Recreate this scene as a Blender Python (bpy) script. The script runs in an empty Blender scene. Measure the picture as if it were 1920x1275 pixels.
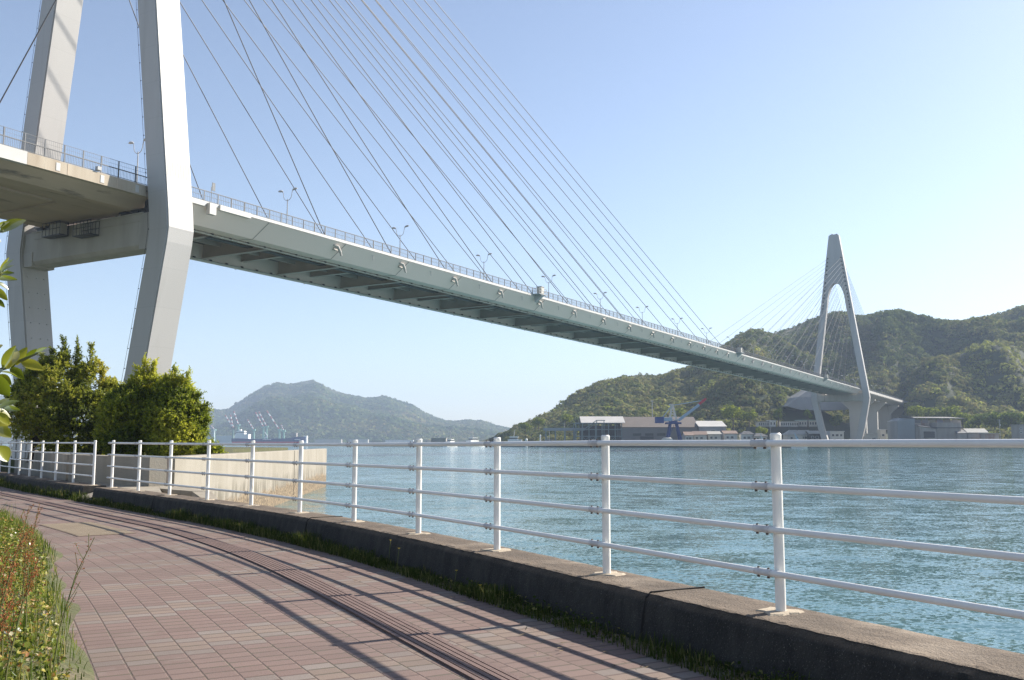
import bpy, math
import numpy as np
from mathutils import Vector, Matrix
R = math.radians
rng = np.random.default_rng(7)
S = bpy.context.scene
C = S.collection

# ------------------------------------------------------------------ camera, sky, sun, exposure
F, PX, PY, HY = 1745.4, 960.0, 637.5, 829.4           # focal length and horizon of the 1920 px photograph
TILT = math.atan((HY - PY) / F)
EYE = 1.5
cam_d = bpy.data.cameras.new("camera"); cam = bpy.data.objects.new("camera", cam_d); C.objects.link(cam)
cam_d.sensor_width = 36.0; cam_d.lens = F / 1920 * 36.0
cam_d.clip_start = 0.05; cam_d.clip_end = 30000
cam.location = (0, 0, EYE); cam.rotation_euler = (R(90) + TILT, 0, 0)
S.camera = cam
SUN_AZ, SUN_EL = 60.8, 32.4                            # azimuth clockwise from +Y
sdir = Vector((math.sin(R(SUN_AZ)) * math.cos(R(SUN_EL)), math.cos(R(SUN_AZ)) * math.cos(R(SUN_EL)), math.sin(R(SUN_EL))))
W = bpy.data.worlds.new("World"); S.world = W; W.use_nodes = True
wn = W.node_tree.nodes; wl = W.node_tree.links
sky = wn.new("ShaderNodeTexSky"); sky.sky_type = 'NISHITA'; sky.sun_disc = False
sky.sun_elevation = R(SUN_EL); sky.sun_rotation = R(SUN_AZ)
sky.altitude = 0; sky.air_density = 1.0; sky.dust_density = 0.6; sky.ozone_density = 3.0
wn["Background"].inputs[1].default_value = 0.084
hs_ = wn.new("ShaderNodeHueSaturation"); hs_.inputs["Saturation"].default_value = .84
tint_ = wn.new("ShaderNodeMix"); tint_.data_type = 'RGBA'; tint_.blend_type = 'MULTIPLY'; tint_.inputs[0].default_value = 1.0; tint_.inputs[7].default_value = (1.015, .995, 1.0, 1)
wl.new(sky.outputs[0], hs_.inputs["Color"]); wl.new(hs_.outputs[0], tint_.inputs[6]); wl.new(tint_.outputs[2], wn["Background"].inputs[0])
sun_d = bpy.data.lights.new("sun", 'SUN'); sun = bpy.data.objects.new("sun", sun_d); C.objects.link(sun)
sun_d.energy = 5.0; sun_d.angle = R(0.53); sun_d.color = (1.0, 0.93, 0.82)
sun.rotation_euler = sdir.to_track_quat('Z', 'Y').to_euler()
S.view_settings.view_transform = 'Standard'; S.view_settings.look = 'None'
S.view_settings.exposure = 1.14; S.view_settings.gamma = 1.0
S.cycles.use_denoising = True
try:
    S.cycles.denoiser = 'OPENIMAGEDENOISE'; S.cycles.denoising_input_passes = 'RGB_ALBEDO_NORMAL'; S.cycles.denoising_prefilter = 'NONE'
except Exception: pass
S.cycles.max_bounces = 6; S.cycles.transparent_max_bounces = 8; S.cycles.volume_bounces = 0
S.cycles.sample_clamp_indirect = 6

# ------------------------------------------------------------------ helpers
def at(px, py, Y):
    """world point at depth Y on the line of sight of photograph pixel (px, py): used to survey the place"""
    u = (px - PX) / F; v = -(py - PY) / F
    d = np.array([u, math.cos(TILT) - v * math.sin(TILT), math.sin(TILT) + v * math.cos(TILT)])
    return d * (Y / d[1]) + np.array([0, 0, EYE])
def link(o, parent=None):
    C.objects.link(o)
    if parent is not None: o.parent = parent
    return o
def tag(o, label=None, cat=None, group=None, kind=None):
    if label: o["label"] = label
    if cat: o["category"] = cat
    if group: o["group"] = group
    if kind: o["kind"] = kind
    return o
def thing(name, label, cat, loc=(0, 0, 0), rz=0.0, group=None):
    o = bpy.data.objects.new(name, None); o.empty_display_size = 0.3
    o.location = tuple(float(a) for a in loc); o.rotation_euler = (0, 0, rz)
    link(o); return tag(o, label, cat, group)
def copy_tree(o, parent=None):
    c = o.copy(); C.objects.link(c)
    if parent is not None: c.parent = parent
    for ch in list(o.children): copy_tree(ch, c)
    return c

class MB:
    """collects boxes, tubes, lofts and quads and links them as ONE mesh object"""
    def __init__(s): s.v = []; s.f = []; s.m = []; s.uv = None
    def add(s, vs, fs, mi=0):
        b = len(s.v); s.v.extend([tuple(float(c) for c in p) for p in vs])
        for f in fs: s.f.append(tuple(i + b for i in f)); s.m.append(mi)
    def box(s, c, d, rz=0.0, mi=0, taper=1.0):
        hx, hy, hz = d[0] / 2, d[1] / 2, d[2] / 2; cr, sr = math.cos(rz), math.sin(rz); vs = []
        for z, k in ((-hz, 1.0), (hz, taper)):
            for x, y in ((-hx, -hy), (hx, -hy), (hx, hy), (-hx, hy)):
                x *= k; y *= k
                vs.append((c[0] + x * cr - y * sr, c[1] + x * sr + y * cr, c[2] + z))
        s.add(vs, [(3, 2, 1, 0), (4, 5, 6, 7), (0, 1, 5, 4), (1, 2, 6, 5), (2, 3, 7, 6), (3, 0, 4, 7)], mi)
    def loft(s, rings, closed=True, caps=True, mi=0):
        n = len(rings[0]); vs = [p for r in rings for p in r]; fs = []
        for i in range(len(rings) - 1):
            for j in range(n if closed else n - 1):
                k = (j + 1) % n; fs.append((i * n + j, i * n + k, (i + 1) * n + k, (i + 1) * n + j))
        if caps and closed:
            fs.append(tuple(range(n - 1, -1, -1))); fs.append(tuple((len(rings) - 1) * n + j for j in range(n)))
        s.add(vs, fs, mi)
    def tube(s, pts, r, n=8, mi=0, caps=True):
        P = [Vector([float(c) for c in p]) for p in pts]; rings = []
        rr = r if hasattr(r, '__len__') else [r] * len(P)
        up = None
        for i, p in enumerate(P):
            t = (P[min(i + 1, len(P) - 1)] - P[max(i - 1, 0)]).normalized()
            if up is None:
                a = Vector((0, 0, 1)) if abs(t.z) < .9 else Vector((1, 0, 0)); up = (a - t * a.dot(t)).normalized()
            else: up = (up - t * up.dot(t)).normalized()
            w = t.cross(up)
            rings.append([tuple(p + (up * math.cos(2 * math.pi * k / n) + w * math.sin(2 * math.pi * k / n)) * rr[i]) for k in range(n)])
        s.loft(rings, True, caps, mi)
    def beam(s, a, b, w, h=None, mi=0):
        """square bar from a to b"""
        h = w if h is None else h
        a = Vector([float(c) for c in a]); b = Vector([float(c) for c in b]); t = (b - a).normalized()
        u = Vector((0, 0, 1)) if abs(t.z) < .95 else Vector((0, 1, 0)); x = t.cross(u).normalized(); u = x.cross(t)
        s.loft([[tuple(p + x * (i * w / 2) + u * (j * h / 2)) for i, j in ((-1, -1), (1, -1), (1, 1), (-1, 1))] for p in (a, b)], True, True, mi)
    def build(s, name, mats, parent=None, smooth=False, bevel=0.0):
        me = bpy.data.meshes.new(name); me.from_pydata(s.v, [], s.f); me.update()
        for m in (mats if isinstance(mats, (list, tuple)) else [mats]): me.materials.append(m)
        if max(s.m, default=0): me.polygons.foreach_set("material_index", s.m)
        o = bpy.data.objects.new(name, me); link(o, parent)
        if smooth:
            me.polygons.foreach_set("use_smooth", [True] * len(me.polygons))
            try: me.set_sharp_from_angle(angle=R(40))
            except Exception: pass
        if bevel:
            b = o.modifiers.new("bevel", 'BEVEL'); b.width = bevel; b.segments = 1; b.limit_method = 'ANGLE'; b.angle_limit = R(35)
        return o

def quads_mesh(name, V, Q, mat, parent=None, tint=None, smooth=False, uv=None):
    """numpy vertices (n,3) and quads (m,4) as one mesh"""
    me = bpy.data.meshes.new(name); n, m = len(V), len(Q)
    me.vertices.add(n); me.vertices.foreach_set("co", np.ascontiguousarray(V, dtype=np.float32).ravel())
    me.loops.add(m * 4); me.loops.foreach_set("vertex_index", np.ascontiguousarray(Q, dtype=np.int32).ravel())
    me.polygons.add(m); me.polygons.foreach_set("loop_start", np.arange(0, m * 4, 4, dtype=np.int32))
    me.polygons.foreach_set("loop_total", np.full(m, 4, dtype=np.int32))
    if smooth: me.polygons.foreach_set("use_smooth", np.ones(m, dtype=bool))
    me.update(calc_edges=True)
    if uv is not None:
        l = me.uv_layers.new(name="UVMap"); l.data.foreach_set("uv", np.ascontiguousarray(uv[Q.ravel()], dtype=np.float32).ravel())
    if tint is not None:
        a = me.attributes.new("tint", 'FLOAT', 'POINT'); a.data.foreach_set("value", np.ascontiguousarray(tint, dtype=np.float32))
    me.materials.append(mat)
    o = bpy.data.objects.new(name, me); return link(o, parent)

def grid_quads(ni, nj):
    i, j = np.meshgrid(np.arange(ni - 1), np.arange(nj - 1), indexing='ij'); a = (i * nj + j).ravel()
    return np.stack([a, a + nj, a + nj + 1, a + 1], 1)
def unit(a): return a / np.maximum(np.linalg.norm(a, axis=-1, keepdims=True), 1e-9)

def leaf_quads(P, D, N, L, Wd, fold=0.25, droop=0.0):
    """leaves: base P, direction D, face normal N, length L, width Wd -> two quads per leaf (folded along the midrib)"""
    D = unit(D); X = unit(np.cross(D, N)); N2 = np.cross(X, D); L = L[:, None]; Wd = Wd[:, None]
    b = P; t = P + D * L - N2 * (L * droop); m1 = P + D * L * .34 + N2 * L * droop * .25; m2 = P + D * L * .72 - N2 * L * droop * .3
    f = N2 * Wd * fold
    V = np.stack([b, m1 + X * Wd * .5 + f, m2 + X * Wd * .42 + f, t, m2 - X * Wd * .42 + f, m1 - X * Wd * .5 + f], 1).reshape(-1, 3)
    k = np.arange(len(P))[:, None] * 6
    Q = np.concatenate([k + np.array([[0, 1, 2, 3]]), k + np.array([[0, 3, 4, 5]])])
    return V, Q
def card_quads(P, N, L, rg):
    """small rhombic leaf clumps: centre P, normal N, size L"""
    A = unit(np.cross(N, rg.normal(size=P.shape))); B = np.cross(N, A); L = L[:, None]
    asp = rg.uniform(.5, .9, (len(P), 1))
    V = np.stack([P - A * L, P + B * L * asp + N * L * .2, P + A * L, P - B * L * asp + N * L * .15], 1).reshape(-1, 3)
    return V, np.arange(len(P) * 4).reshape(-1, 4)

# ------------------------------------------------------------------ value noise for terrain
_T = np.random.default_rng(3).random((256, 256))
def vnoise(x, y):
    xi = np.floor(x).astype(int); yi = np.floor(y).astype(int); fx = x - xi; fy = y - yi
    fx = fx * fx * (3 - 2 * fx); fy = fy * fy * (3 - 2 * fy)
    g = lambda a, b: _T[a % 256, b % 256]
    return (g(xi, yi) * (1 - fx) + g(xi + 1, yi) * fx) * (1 - fy) + (g(xi, yi + 1) * (1 - fx) + g(xi + 1, yi + 1) * fx) * fy
def fbm(x, y, o=4):
    r = 0; a = .5
    for k in range(o): r = r + a * (vnoise(x * 2 ** k + 17 * k, y * 2 ** k + 31 * k) - .5) * 2; a *= .5
    return r

# ------------------------------------------------------------------ materials
def nt(name):
    m = bpy.data.materials.new(name); m.use_nodes = True; t = m.node_tree
    return m, t, t.nodes["Principled BSDF"]
def nd(t, ty, **k):
    n = t.nodes.new(ty)
    for a, b in k.items(): setattr(n, a, b)
    return n
def math_(t, op, a, b=None, c=None):
    n = nd(t, "ShaderNodeMath", operation=op)
    for i, x in enumerate((a, b, c)):
        if x is None: continue
        if isinstance(x, (int, float)): n.inputs[i].default_value = x
        else: t.links.new(x, n.inputs[i])
    return n.outputs[0]
def mixc(t, fac, a, b, blend='MIX'):
    n = nd(t, "ShaderNodeMix", data_type='RGBA', blend_type=blend)
    for i, x in ((0, fac), (6, a), (7, b)):
        if isinstance(x, (int, float)): n.inputs[i].default_value = x
        elif isinstance(x, tuple): n.inputs[i].default_value = (*x, 1)
        else: t.links.new(x, n.inputs[i])
    return n.outputs[2]
def ramp(t, fac, stops):
    n = nd(t, "ShaderNodeValToRGB"); e = n.color_ramp.elements
    while len(e) < len(stops): e.new(.5)
    for k, (p, c) in enumerate(stops):
        e[k].position = p; e[k].color = (*c, 1) if isinstance(c, tuple) else (c, c, c, 1)
    t.links.new(fac, n.inputs[0]); return n.outputs[0]
def noise(t, scale, detail=4, stretch=(1, 1, 1), coord='Object', rough=.55, dist=0.0):
    tc = nd(t, "ShaderNodeTexCoord"); mp = nd(t, "ShaderNodeMapping"); mp.inputs[3].default_value = stretch
    t.links.new(tc.outputs[coord], mp.inputs[0]); n = nd(t, "ShaderNodeTexNoise")
    n.inputs["Scale"].default_value = scale; n.inputs["Detail"].default_value = detail; n.inputs["Roughness"].default_value = rough
    n.inputs["Distortion"].default_value = dist
    t.links.new(mp.outputs[0], n.inputs[0]); return n.outputs[0]
def bump(t, h, b, strength=.3, dist=.02):
    n = nd(t, "ShaderNodeBump"); n.inputs[0].default_value = strength; n.inputs[1].default_value = dist
    t.links.new(h, n.inputs["Height"]); t.links.new(n.outputs[0], b.inputs["Normal"])
def mat(name, c1, c2=None, scale=1.0, rough=.6, stretch=(1, 1, 1), bmp=0.0, bscale=20, metal=0.0, spots=None, lo=.35, hi=.65):
    """plain procedural surface: two tones mixed by noise, optional dark spots or stains, optional bump"""
    m, t, b = nt(name); b.inputs["Roughness"].default_value = rough; b.inputs["Metallic"].default_value = metal
    if c2 is None: c2 = tuple(x * .8 for x in c1)
    col = mixc(t, ramp(t, noise(t, scale, 5, stretch), [(lo, 0.0), (hi, 1.0)]), c1, c2)
    if spots:                                             # (colour, scale, stretch, threshold)
        k = ramp(t, noise(t, spots[1], 6, spots[2], rough=.65), [(spots[3], 0.0), (spots[3] + .12, 1.0)])
        col = mixc(t, k, col, spots[0])
    t.links.new(col, b.inputs["Base Color"])
    if bmp: bump(t, noise(t, bscale, 6), b, bmp, .02)
    return m
def leafmat(name, stops, attr=None, trans=.35, gloss=.0, rough=.5):
    """leaf: diffuse + translucent, colour varied leaf by leaf (and crown by crown through the tint attribute)"""
    m, t, b = nt(name); g = nd(t, "ShaderNodeNewGeometry"); f = g.outputs["Random Per Island"]
    if attr:
        a = nd(t, "ShaderNodeAttribute"); a.attribute_name = "tint"
        f = math_(t, 'ADD', math_(t, 'MULTIPLY', f, .32), math_(t, 'MULTIPLY', a.outputs["Fac"], .68))
    col = ramp(t, f, stops); t.nodes.remove(b)
    d = nd(t, "ShaderNodeBsdfDiffuse"); tr = nd(t, "ShaderNodeBsdfTranslucent"); mx = nd(t, "ShaderNodeMixShader"); mx.inputs[0].default_value = trans
    t.links.new(col, d.inputs[0]); t.links.new(mixc(t, .5, col, mixc(t, 1.0, col, (1.0, 1.1, .35), 'MULTIPLY')), tr.inputs[0])
    t.links.new(d.outputs[0], mx.inputs[1]); t.links.new(tr.outputs[0], mx.inputs[2]); out = mx.outputs[0]
    if gloss:
        gl = nd(t, "ShaderNodeBsdfGlossy"); gl.inputs["Roughness"].default_value = rough
        fr = nd(t, "ShaderNodeFresnel"); fr.inputs[0].default_value = 1.4
        m2 = nd(t, "ShaderNodeMixShader"); t.links.new(math_(t, 'MULTIPLY', fr.outputs[0], gloss), m2.inputs[0])
        t.links.new(out, m2.inputs[1]); t.links.new(gl.outputs[0], m2.inputs[2]); out = m2.outputs[0]
    t.links.new(out, t.nodes["Material Output"].inputs[0]); return m

def tower_mat():
    m, t, b = nt("pale grey tower paint"); b.inputs["Roughness"].default_value = .5
    col = mixc(t, ramp(t, noise(t, .12, 5, (1, 1, .25)), [(.35, 0.0), (.65, 1.0)]), (.425, .412, .40), (.39, .378, .367))
    col = mixc(t, ramp(t, noise(t, .45, 6, (1, 1, .06), rough=.65), [(.50, 0.0), (.75, .7)]), col, (.33, .315, .30))
    g = nd(t, "ShaderNodeTexCoord"); s = nd(t, "ShaderNodeSeparateXYZ"); t.links.new(g.outputs["Object"], s.inputs[0])
    q = math_(t, 'DIVIDE', math_(t, 'ADD', s.outputs[2], 1.2), 4.7); f = math_(t, 'FRACT', q)
    wn_ = nd(t, "ShaderNodeTexWhiteNoise", noise_dimensions='1D'); t.links.new(math_(t, 'FLOOR', q), wn_.inputs["W"])
    k = math_(t, 'ADD', math_(t, 'MULTIPLY', wn_.outputs[0], .025), .98); col = mixc(t, 1.0, col, ramp(t, k, [(0.0, 0.0), (1.0, 1.0)]), 'MULTIPLY')
    col = mixc(t, math_(t, 'MULTIPLY', math_(t, 'LESS_THAN', f, .013), .22), col, (.24, .235, .225))
    t.links.new(col, b.inputs["Base Color"]); return m
WHITE_STEEL = tower_mat()
_unused = mat("pale grey steel paint", (.425, .412, .40), (.39, .378, .367), .12, .45, (1, 1, .25), spots=((.36, .345, .32), .35, (1, 1, .12), .64))
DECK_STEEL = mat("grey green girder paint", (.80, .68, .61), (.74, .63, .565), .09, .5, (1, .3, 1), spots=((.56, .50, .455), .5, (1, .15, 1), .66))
DECK_UNDER = mat("shaded girder underside paint", (.48, .42, .38), (.40, .35, .315), .3, .6)  # darker copy of the girder paint, with underside shade in its colour
DECK_DARK = mat("dark recess shade paint", (.075, .072, .068), (.05, .048, .045), .25, .6, spots=((.11, .10, .09), .8, (1, 1, 1), .6))  # slab darkened: recess shade between the floor beams is in the colour
FASCIA = mat("white fascia paint", (.52, .505, .485), (.45, .44, .42), .3, .5)
PIPE = mat("rail steel", (.50, .49, .46), (.38, .36, .33), .8, .5)
RAILM = mat("galvanised railing", (.13, .135, .145), (.10, .105, .11), .4, .45)
BROWN = mat("brown guard rail paint", (.22, .15, .12), (.17, .11, .09), .5, .6)
CABLE = mat("grey cable sheath", (.02, .02, .024), (.015, .015, .018), .05, .55)
DARKM = mat("dark fittings", (.05, .05, .055), (.035, .035, .04), 2, .5)
LAMPM = mat("lamp post grey", (.42, .42, .42), (.36, .36, .36), .6, .4)
BEAMC = mat("weathered grey beam concrete", (.40, .38, .35), (.33, .31, .28), .5, .8, (1, 1, .2), .15, 3, spots=((.22, .20, .17), .9, (1, 1, .1), .6))
SOFFIT = mat("stained brown concrete soffit", (.52, .41, .31), (.38, .305, .235), .18, .85, (1, .35, 1), .2, 4, spots=((.14, .12, .10), .35, (1, .25, 1), .58))
PARAPET = mat("streaked parapet concrete", (.46, .395, .31), (.35, .285, .215), .6, .85, (1, 1, .15), .2, 5, spots=((.16, .14, .12), 1.1, (1, 1, .06), .6))
PIERC = mat("pier concrete", (.46, .445, .41), (.40, .385, .355), .12, .8, (1, 1, .25), spots=((.30, .28, .25), .3, (1, 1, .08), .64))
# ------------------------------------------------------------------ the cable-stayed bridge (local axes: x across, y along, z up)
BX, BY, PH = -54.194, 118.883, .525
bridge = thing("cable_stayed_bridge", "long pale cable-stayed bridge with two A-shaped towers crossing the strait", "bridge", (BX, BY, 0), -PH)
def bw(a, s, z=0.0):
    return np.array([BX + a * math.cos(PH) + s * math.sin(PH), BY - a * math.sin(PH) + s * math.cos(PH), z])
SPAN = 490.0
def deck_z(s):                                            # slight camber of the deck
    return 32.9 - .8 * max(0.0, (s - 120) / 370.0) ** 1.4 if s < 490 else 32.1 - (s - 490) * .0045
OUT = [(-1.6, 9.9), (9.7, 13.0), (25.4, 16.1), (27.2, 16.32), (29.4, 16.1), (123.4, 2.85)]   # outer edge of a leg by height
def aout(z):
    for (z0, a0), (z1, a1) in zip(OUT, OUT[1:]):
        if z <= z1: return a0 + (a1 - a0) * (z - z0) / (z1 - z0)
    return OUT[-1][1]
def sect(sg, ao, ai, z, h=2.0, c=.16):                    # leg section with rebated corners
    p = [(ai + c, -h), (ao - c, -h), (ao - c, -h + c), (ao, -h + c), (ao, h - c), (ao - c, h - c), (ao - c, h), (ai + c, h), (ai + c, h - c), (ai, h - c), (ai, -h + c), (ai + c, -h + c)]
    r = [(sg * x, y, z) for x, y in p]
    return r if sg > 0 else r[::-1]
ZA, ZB = 83.0, 94.8                                       # spring and crown of the arch
def ain(z):
    if z < ZA: return aout(z) - 3.45
    k = min(1.0, (z - ZA) / (ZB - ZA)); a0 = aout(ZA) - 3.45
    return a0 * math.sqrt(max(0.0, 1 - k * k)) * (1 - .12 * k)
ZT = [80.0, 81.8, 84.0, 86.3, 88.3, 90.8, 93.0, 95.5, 98.0, 100.5, 103.0, 105.3, 107.5, 109.8]
def tc_a(z): return 14.3 + (z - 28.1) / 95.3 * -12.3
def tower(s0):
    hd = MB()
    zs = [ZA + (ZB - ZA) * math.sin(math.pi / 2 * i / 12) for i in range(13)]
    for sg in (1, -1):                                    # arch haunches
        r = []
        for z in zs:
            ao, ai = aout(z), max(ain(z), 0.0)
            q = [(ai, -2), (ao - .16, -2), (ao - .16, -1.84), (ao, -1.84), (ao, 1.84), (ao - .16, 1.84), (ao - .16, 2), (ai, 2)]
            q = [(sg * x, s0 + y, z) for x, y in q]; r.append(q if sg > 0 else q[::-1])
        hd.loft(r, True, False)
    r = []
    for z in (ZB, 109, 123.4):
        ao = aout(z)
        q = [(-ao + .16, -2), (ao - .16, -2), (ao - .16, -1.84), (ao, -1.84), (ao, 1.84), (ao - .16, 1.84), (ao - .16, 2), (-ao + .16, 2), (-ao + .16, 1.84), (-ao, 1.84), (-ao, -1.84), (-ao + .16, -1.84)]
        r.append([(x, s0 + y, z) for x, y in q])
    hd.loft(r)
    hd.box((0, s0, 123.7), (4.6, 3.2, .6)); hd.box((-1.2, s0, 124.3), (.8, .8, .7)); hd.box((1.4, s0, 124.25), (.6, .8, .6))
    for sg in (-1, 1):                                    # recessed panel lines of the head
        hd.box((sg * .9, s0 - 2.02, 108), (.12, .1, 24))
    for z in ZT:                                          # cable anchor pipes on both faces
        for sg in (-1, 1):
            for q in (-1, 1): hd.tube([(sg * tc_a(z), s0 + q * 1.9, z + .1), (sg * tc_a(z), s0 + q * 2.5, z - .35)], .36, 8, 1)
    head = hd.build("tower", [WHITE_STEEL, DECK_DARK], bridge)
    for sg in (1, -1):
        m = MB(); r = []
        for z in (-1.6, 4, 9.7, 17, 25.4, 26.4, 27.2, 28.3, 29.4, 45, 60, 72, ZA):
            r.append([(x, s0 + y, zz) for x, y, zz in sect(sg, aout(z), aout(z) - 3.45, z)])
        m.loft(r); m.box((sg * 8.2, s0, -2.0), (6.5, 7.5, 2.6))
        if sg < 0 and s0 == 0:                            # lifting lugs on the inner face of the far leg
            for z in np.arange(9, 25, 2.1):
                for y in (-1.1, .1, 1.2): m.box((-(aout(z) - 3.45) + .06, y, z), (.14, .14, .14), 0, 1)
        m.build("leg", [WHITE_STEEL, LAMPM], head)
        lad = MB()                                        # ladder rail with its brackets on the landward edge
        e = -1 if sg < 0 else 1
        pts = [(sg * (aout(z) if sg < 0 else aout(z) - 3.45) - .06, s0 - 2.05, z) for z in (8, 17, 25.4, 27.2, 29.4, 50, 70, 82)]
        lad.tube(pts, .022, 5)
        for z in np.arange(8, 80, 2.4):
            x = sg * (aout(z) if sg < 0 else aout(z) - 3.45); lad.box((x - .05, s0 - 2.0, z), (.11, .09, .10))
        lad.build("ladder", DARKM, head)
    b = MB()                                              # cross beam below the deck
    b.loft([[(x, s0 - 1.55, 25.6), (x, s0 - 1.55, 29.5), (x, s0 + 1.55, 29.5), (x, s0 + 1.55, 25.6), (x, s0 + 1.1, 25.1), (x, s0 - 1.1, 25.1)] for x in (-12.9, 12.9)])
    for sg in (-1, 1): b.box((sg * 11.9, s0, 25.9), (2.2, 3.3, 1.9))
    b.box((0, s0 - 1.58, 28.55), (21.4, .08, .07)); b.box((0, s0, 29.55), (22.5, 3.3, .14))
    b.build("cross_beam", BEAMC, head)
    return head
tow_n = tower(0.0); tow_f = tower(SPAN)
st = MB()                                                 # louvre strips in the outer face of the near leg
for i in range(9): st.loft([[(aout(z) - .05, -1.6 + i * .4 - .12, z), (aout(z) + .012, -1.6 + i * .4 - .12, z), (aout(z) + .012, -1.6 + i * .4 + .12, z), (aout(z) - .05, -1.6 + i * .4 + .12, z)] for z in (33.6, 35.6)])
st.build("louvre", mat("grey louvre", (.33, .325, .315), (.30, .295, .285), .8), tow_n)
for x0, x1, zt, zb, so in ((-6.6, -2.9, 29.9, 28.2, -2.5), (-.3, 3.2, 29.4, 27.6, -2.4)):       # maintenance cages hung on the beam
    g = MB()
    for z in (zb, (zb + zt) / 2, zt): g.beam((x0, so - .6, z), (x1, so - .6, z), .07); g.beam((x0, so + .6, z), (x1, so + .6, z), .07)
    for x in np.linspace(x0, x1, 6):
        for y in (-.6, .6): g.beam((x, so + y, zb), (x, so + y, zt), .06)
        g.beam((x, so - .6, zb), (x, so + .6, zb), .08)
    g.box(((x0 + x1) / 2, so, zb - .05), (x1 - x0, 1.3, .08))
    if x0 < -3: g.box((x1 - 1.4, so + .1, 29.0), (2.4, .9, 1.5), mi=1)
    g.build("maintenance_cage", [DARKM, BEAMC], tow_n)

# deck of the main span: two edge boxes joined by floor beams under a road slab
svals = [2.4] + list(np.arange(10, 480, 10.0)) + [487.6]
def prof(s):
    z = deck_z(s); return z
dk = MB()
def strip(pts, mi=0, ss=svals, caps=True): dk.loft([[(a, s, deck_z(s) + h) for a, h in pts] for s in ss], True, caps, mi)
for sg in (1, -1):
    o = (lambda L: L if sg > 0 else [(-a, h) for a, h in L][::-1])
    strip(o([(7.5, -2.78), (9.7, -2.78), (11.9, -.47), (11.9, -.2), (7.5, -.2)]), 0)            # edge box
    strip(o([(11.5, -.40), (12.05, -.40), (12.05, 0.0), (11.5, 0.0)]), 1)                        # white fascia
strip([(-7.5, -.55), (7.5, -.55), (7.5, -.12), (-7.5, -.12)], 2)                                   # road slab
strip([(-11.5, -.14), (11.5, -.14), (11.5, .02), (-11.5, .02)], 3)                                 # asphalt
for s in np.arange(18, 486, 16.6):                       # welded seams on the web
    z = deck_z(s); dk.beam((9.72, s, z - 2.80), (11.94, s + .9, z - .5), .05, None, 4); dk.beam((7.6, s - .6, z - 2.80), (9.72, s, z - 2.80), .05, None, 4)
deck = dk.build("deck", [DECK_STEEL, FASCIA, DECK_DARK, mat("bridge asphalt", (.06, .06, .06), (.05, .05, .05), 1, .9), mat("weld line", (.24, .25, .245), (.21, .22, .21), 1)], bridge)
fb = MB()
for i, s in enumerate(np.arange(8.0, 486, 8.2)):
    z = deck_z(s); hgt = 2.2 if i % 2 == 0 else 1.35
    fb.loft([[(-7.5, s + y, z - .55), (-7.5, s + y, z - .55 - hgt), (7.5, s + y, z - .55 - hgt), (7.5, s + y, z - .55)] for y in (-.12, .12)])
    fb.box((0, s, z - .55 - hgt), (15, .8, .08))
for x in (-3.6, 3.6, 0):
    fb.loft([[(x - .14, s, deck_z(s) - .55), (x - .14, s, deck_z(s) - 1.35), (x + .14, s, deck_z(s) - 1.35), (x + .14, s, deck_z(s) - .55)] for s in svals])
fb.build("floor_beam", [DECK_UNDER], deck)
for sg in (1, -1):                                        # gantry rails along the box bottoms
    p = MB(); p.tube([(sg * 7.45, s, deck_z(s) - 2.98) for s in svals], .15, 8)
    for s in np.arange(6, 484, 3.3): p.box((sg * 7.45, s, deck_z(s) - 2.84), (.5, .34, .26), mi=1)
    p.build("gantry_rail", [PIPE, DARKM], deck, smooth=False)
tr = MB()                                                 # grated inspection walkway between the boxes
tr.loft([[(a, s, deck_z(s) - 2.2 + h) for a, h in ((2.2, 0), (3.4, 0), (3.4, .1), (2.2, .1))] for s in (16, 120, 240, 360, 474)])
tr.build("walkway", DECK_DARK, deck)
# cables, their sockets below the deck, and drains
SOCK = mat("socket paint", (.50, .46, .42), (.42, .39, .36), 1, .5)
FIN = [34.5, 51.3, 67.5, 84.2, 101, 117.7, 134.2, 150.5, 166.8, 182.5, 197.5, 211, 224, 236]
def cable(a0, s0, z0, s1, z1, sg):
    m = MB(); m.tube([(sg * a0, s0, z0), (sg * tc_a(z1), s1, z1)], .072, 6, caps=False); return m.build("stay_cable", CABLE, bridge, smooth=True)
for k in range(14):
    for sg in (1, -1):
        s = FIN[k] - 3
        cable(11.2, s, deck_z(s) + .1, 1.2, ZT[k], sg)
        cable(11.2, SPAN - s, deck_z(SPAN - s) + .1, SPAN - 1.2, ZT[k], sg)
        so = 22 + 9.6 * k
        if k < 6: cable(11.2, -so, 32.9, -1.2, ZT[k], sg)
        cable(11.2, SPAN + so, deck_z(SPAN + so), SPAN + 1.2, ZT[k], sg)
        for d, t in ((1, 0.0), (-1, SPAN)):               # socket: sloping tube through the web with a bright end
            q = MB(); sl = (ZT[k] - 33) / s; f = FIN[k] * d + t; z = deck_z(FIN[k]) - 1.55
            dv = Vector((0, d * 1.0, -min(sl, 1.0))).normalized()
            c0 = Vector((sg * 11.25, f - d * 1.5, z + .75)); c1 = Vector((sg * 11.5, f + d * .25, z - .35))
            cm = (c0 + c1) / 2 + Vector((sg * .35, 0, .2))
            q.tube([c0, cm, c1], [.16, .25, .22], 8); q.tube([c1, c1 + Vector((sg * .03, d * .2, -.5))], [.18, .15], 8, mi=1)
            q.box((sg * 11.0, f - d * .4, z + .12), (.45, 1.1, .4))
            q.build("cable_socket", [SOCK, SOCK], deck, smooth=True)
        if sg > 0 and k < 13:
            f = (FIN[k] + FIN[k + 1]) / 2; q = MB(); z = deck_z(f)
            q.beam((11.3, f - .9, z - .95), (11.45, f, z - 1.0), .06); q.tube([(11.45, f, z - .9), (11.45, f, z - 1.75)], .07, 6); q.build("drain_pipe", FASCIA, deck)
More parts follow.
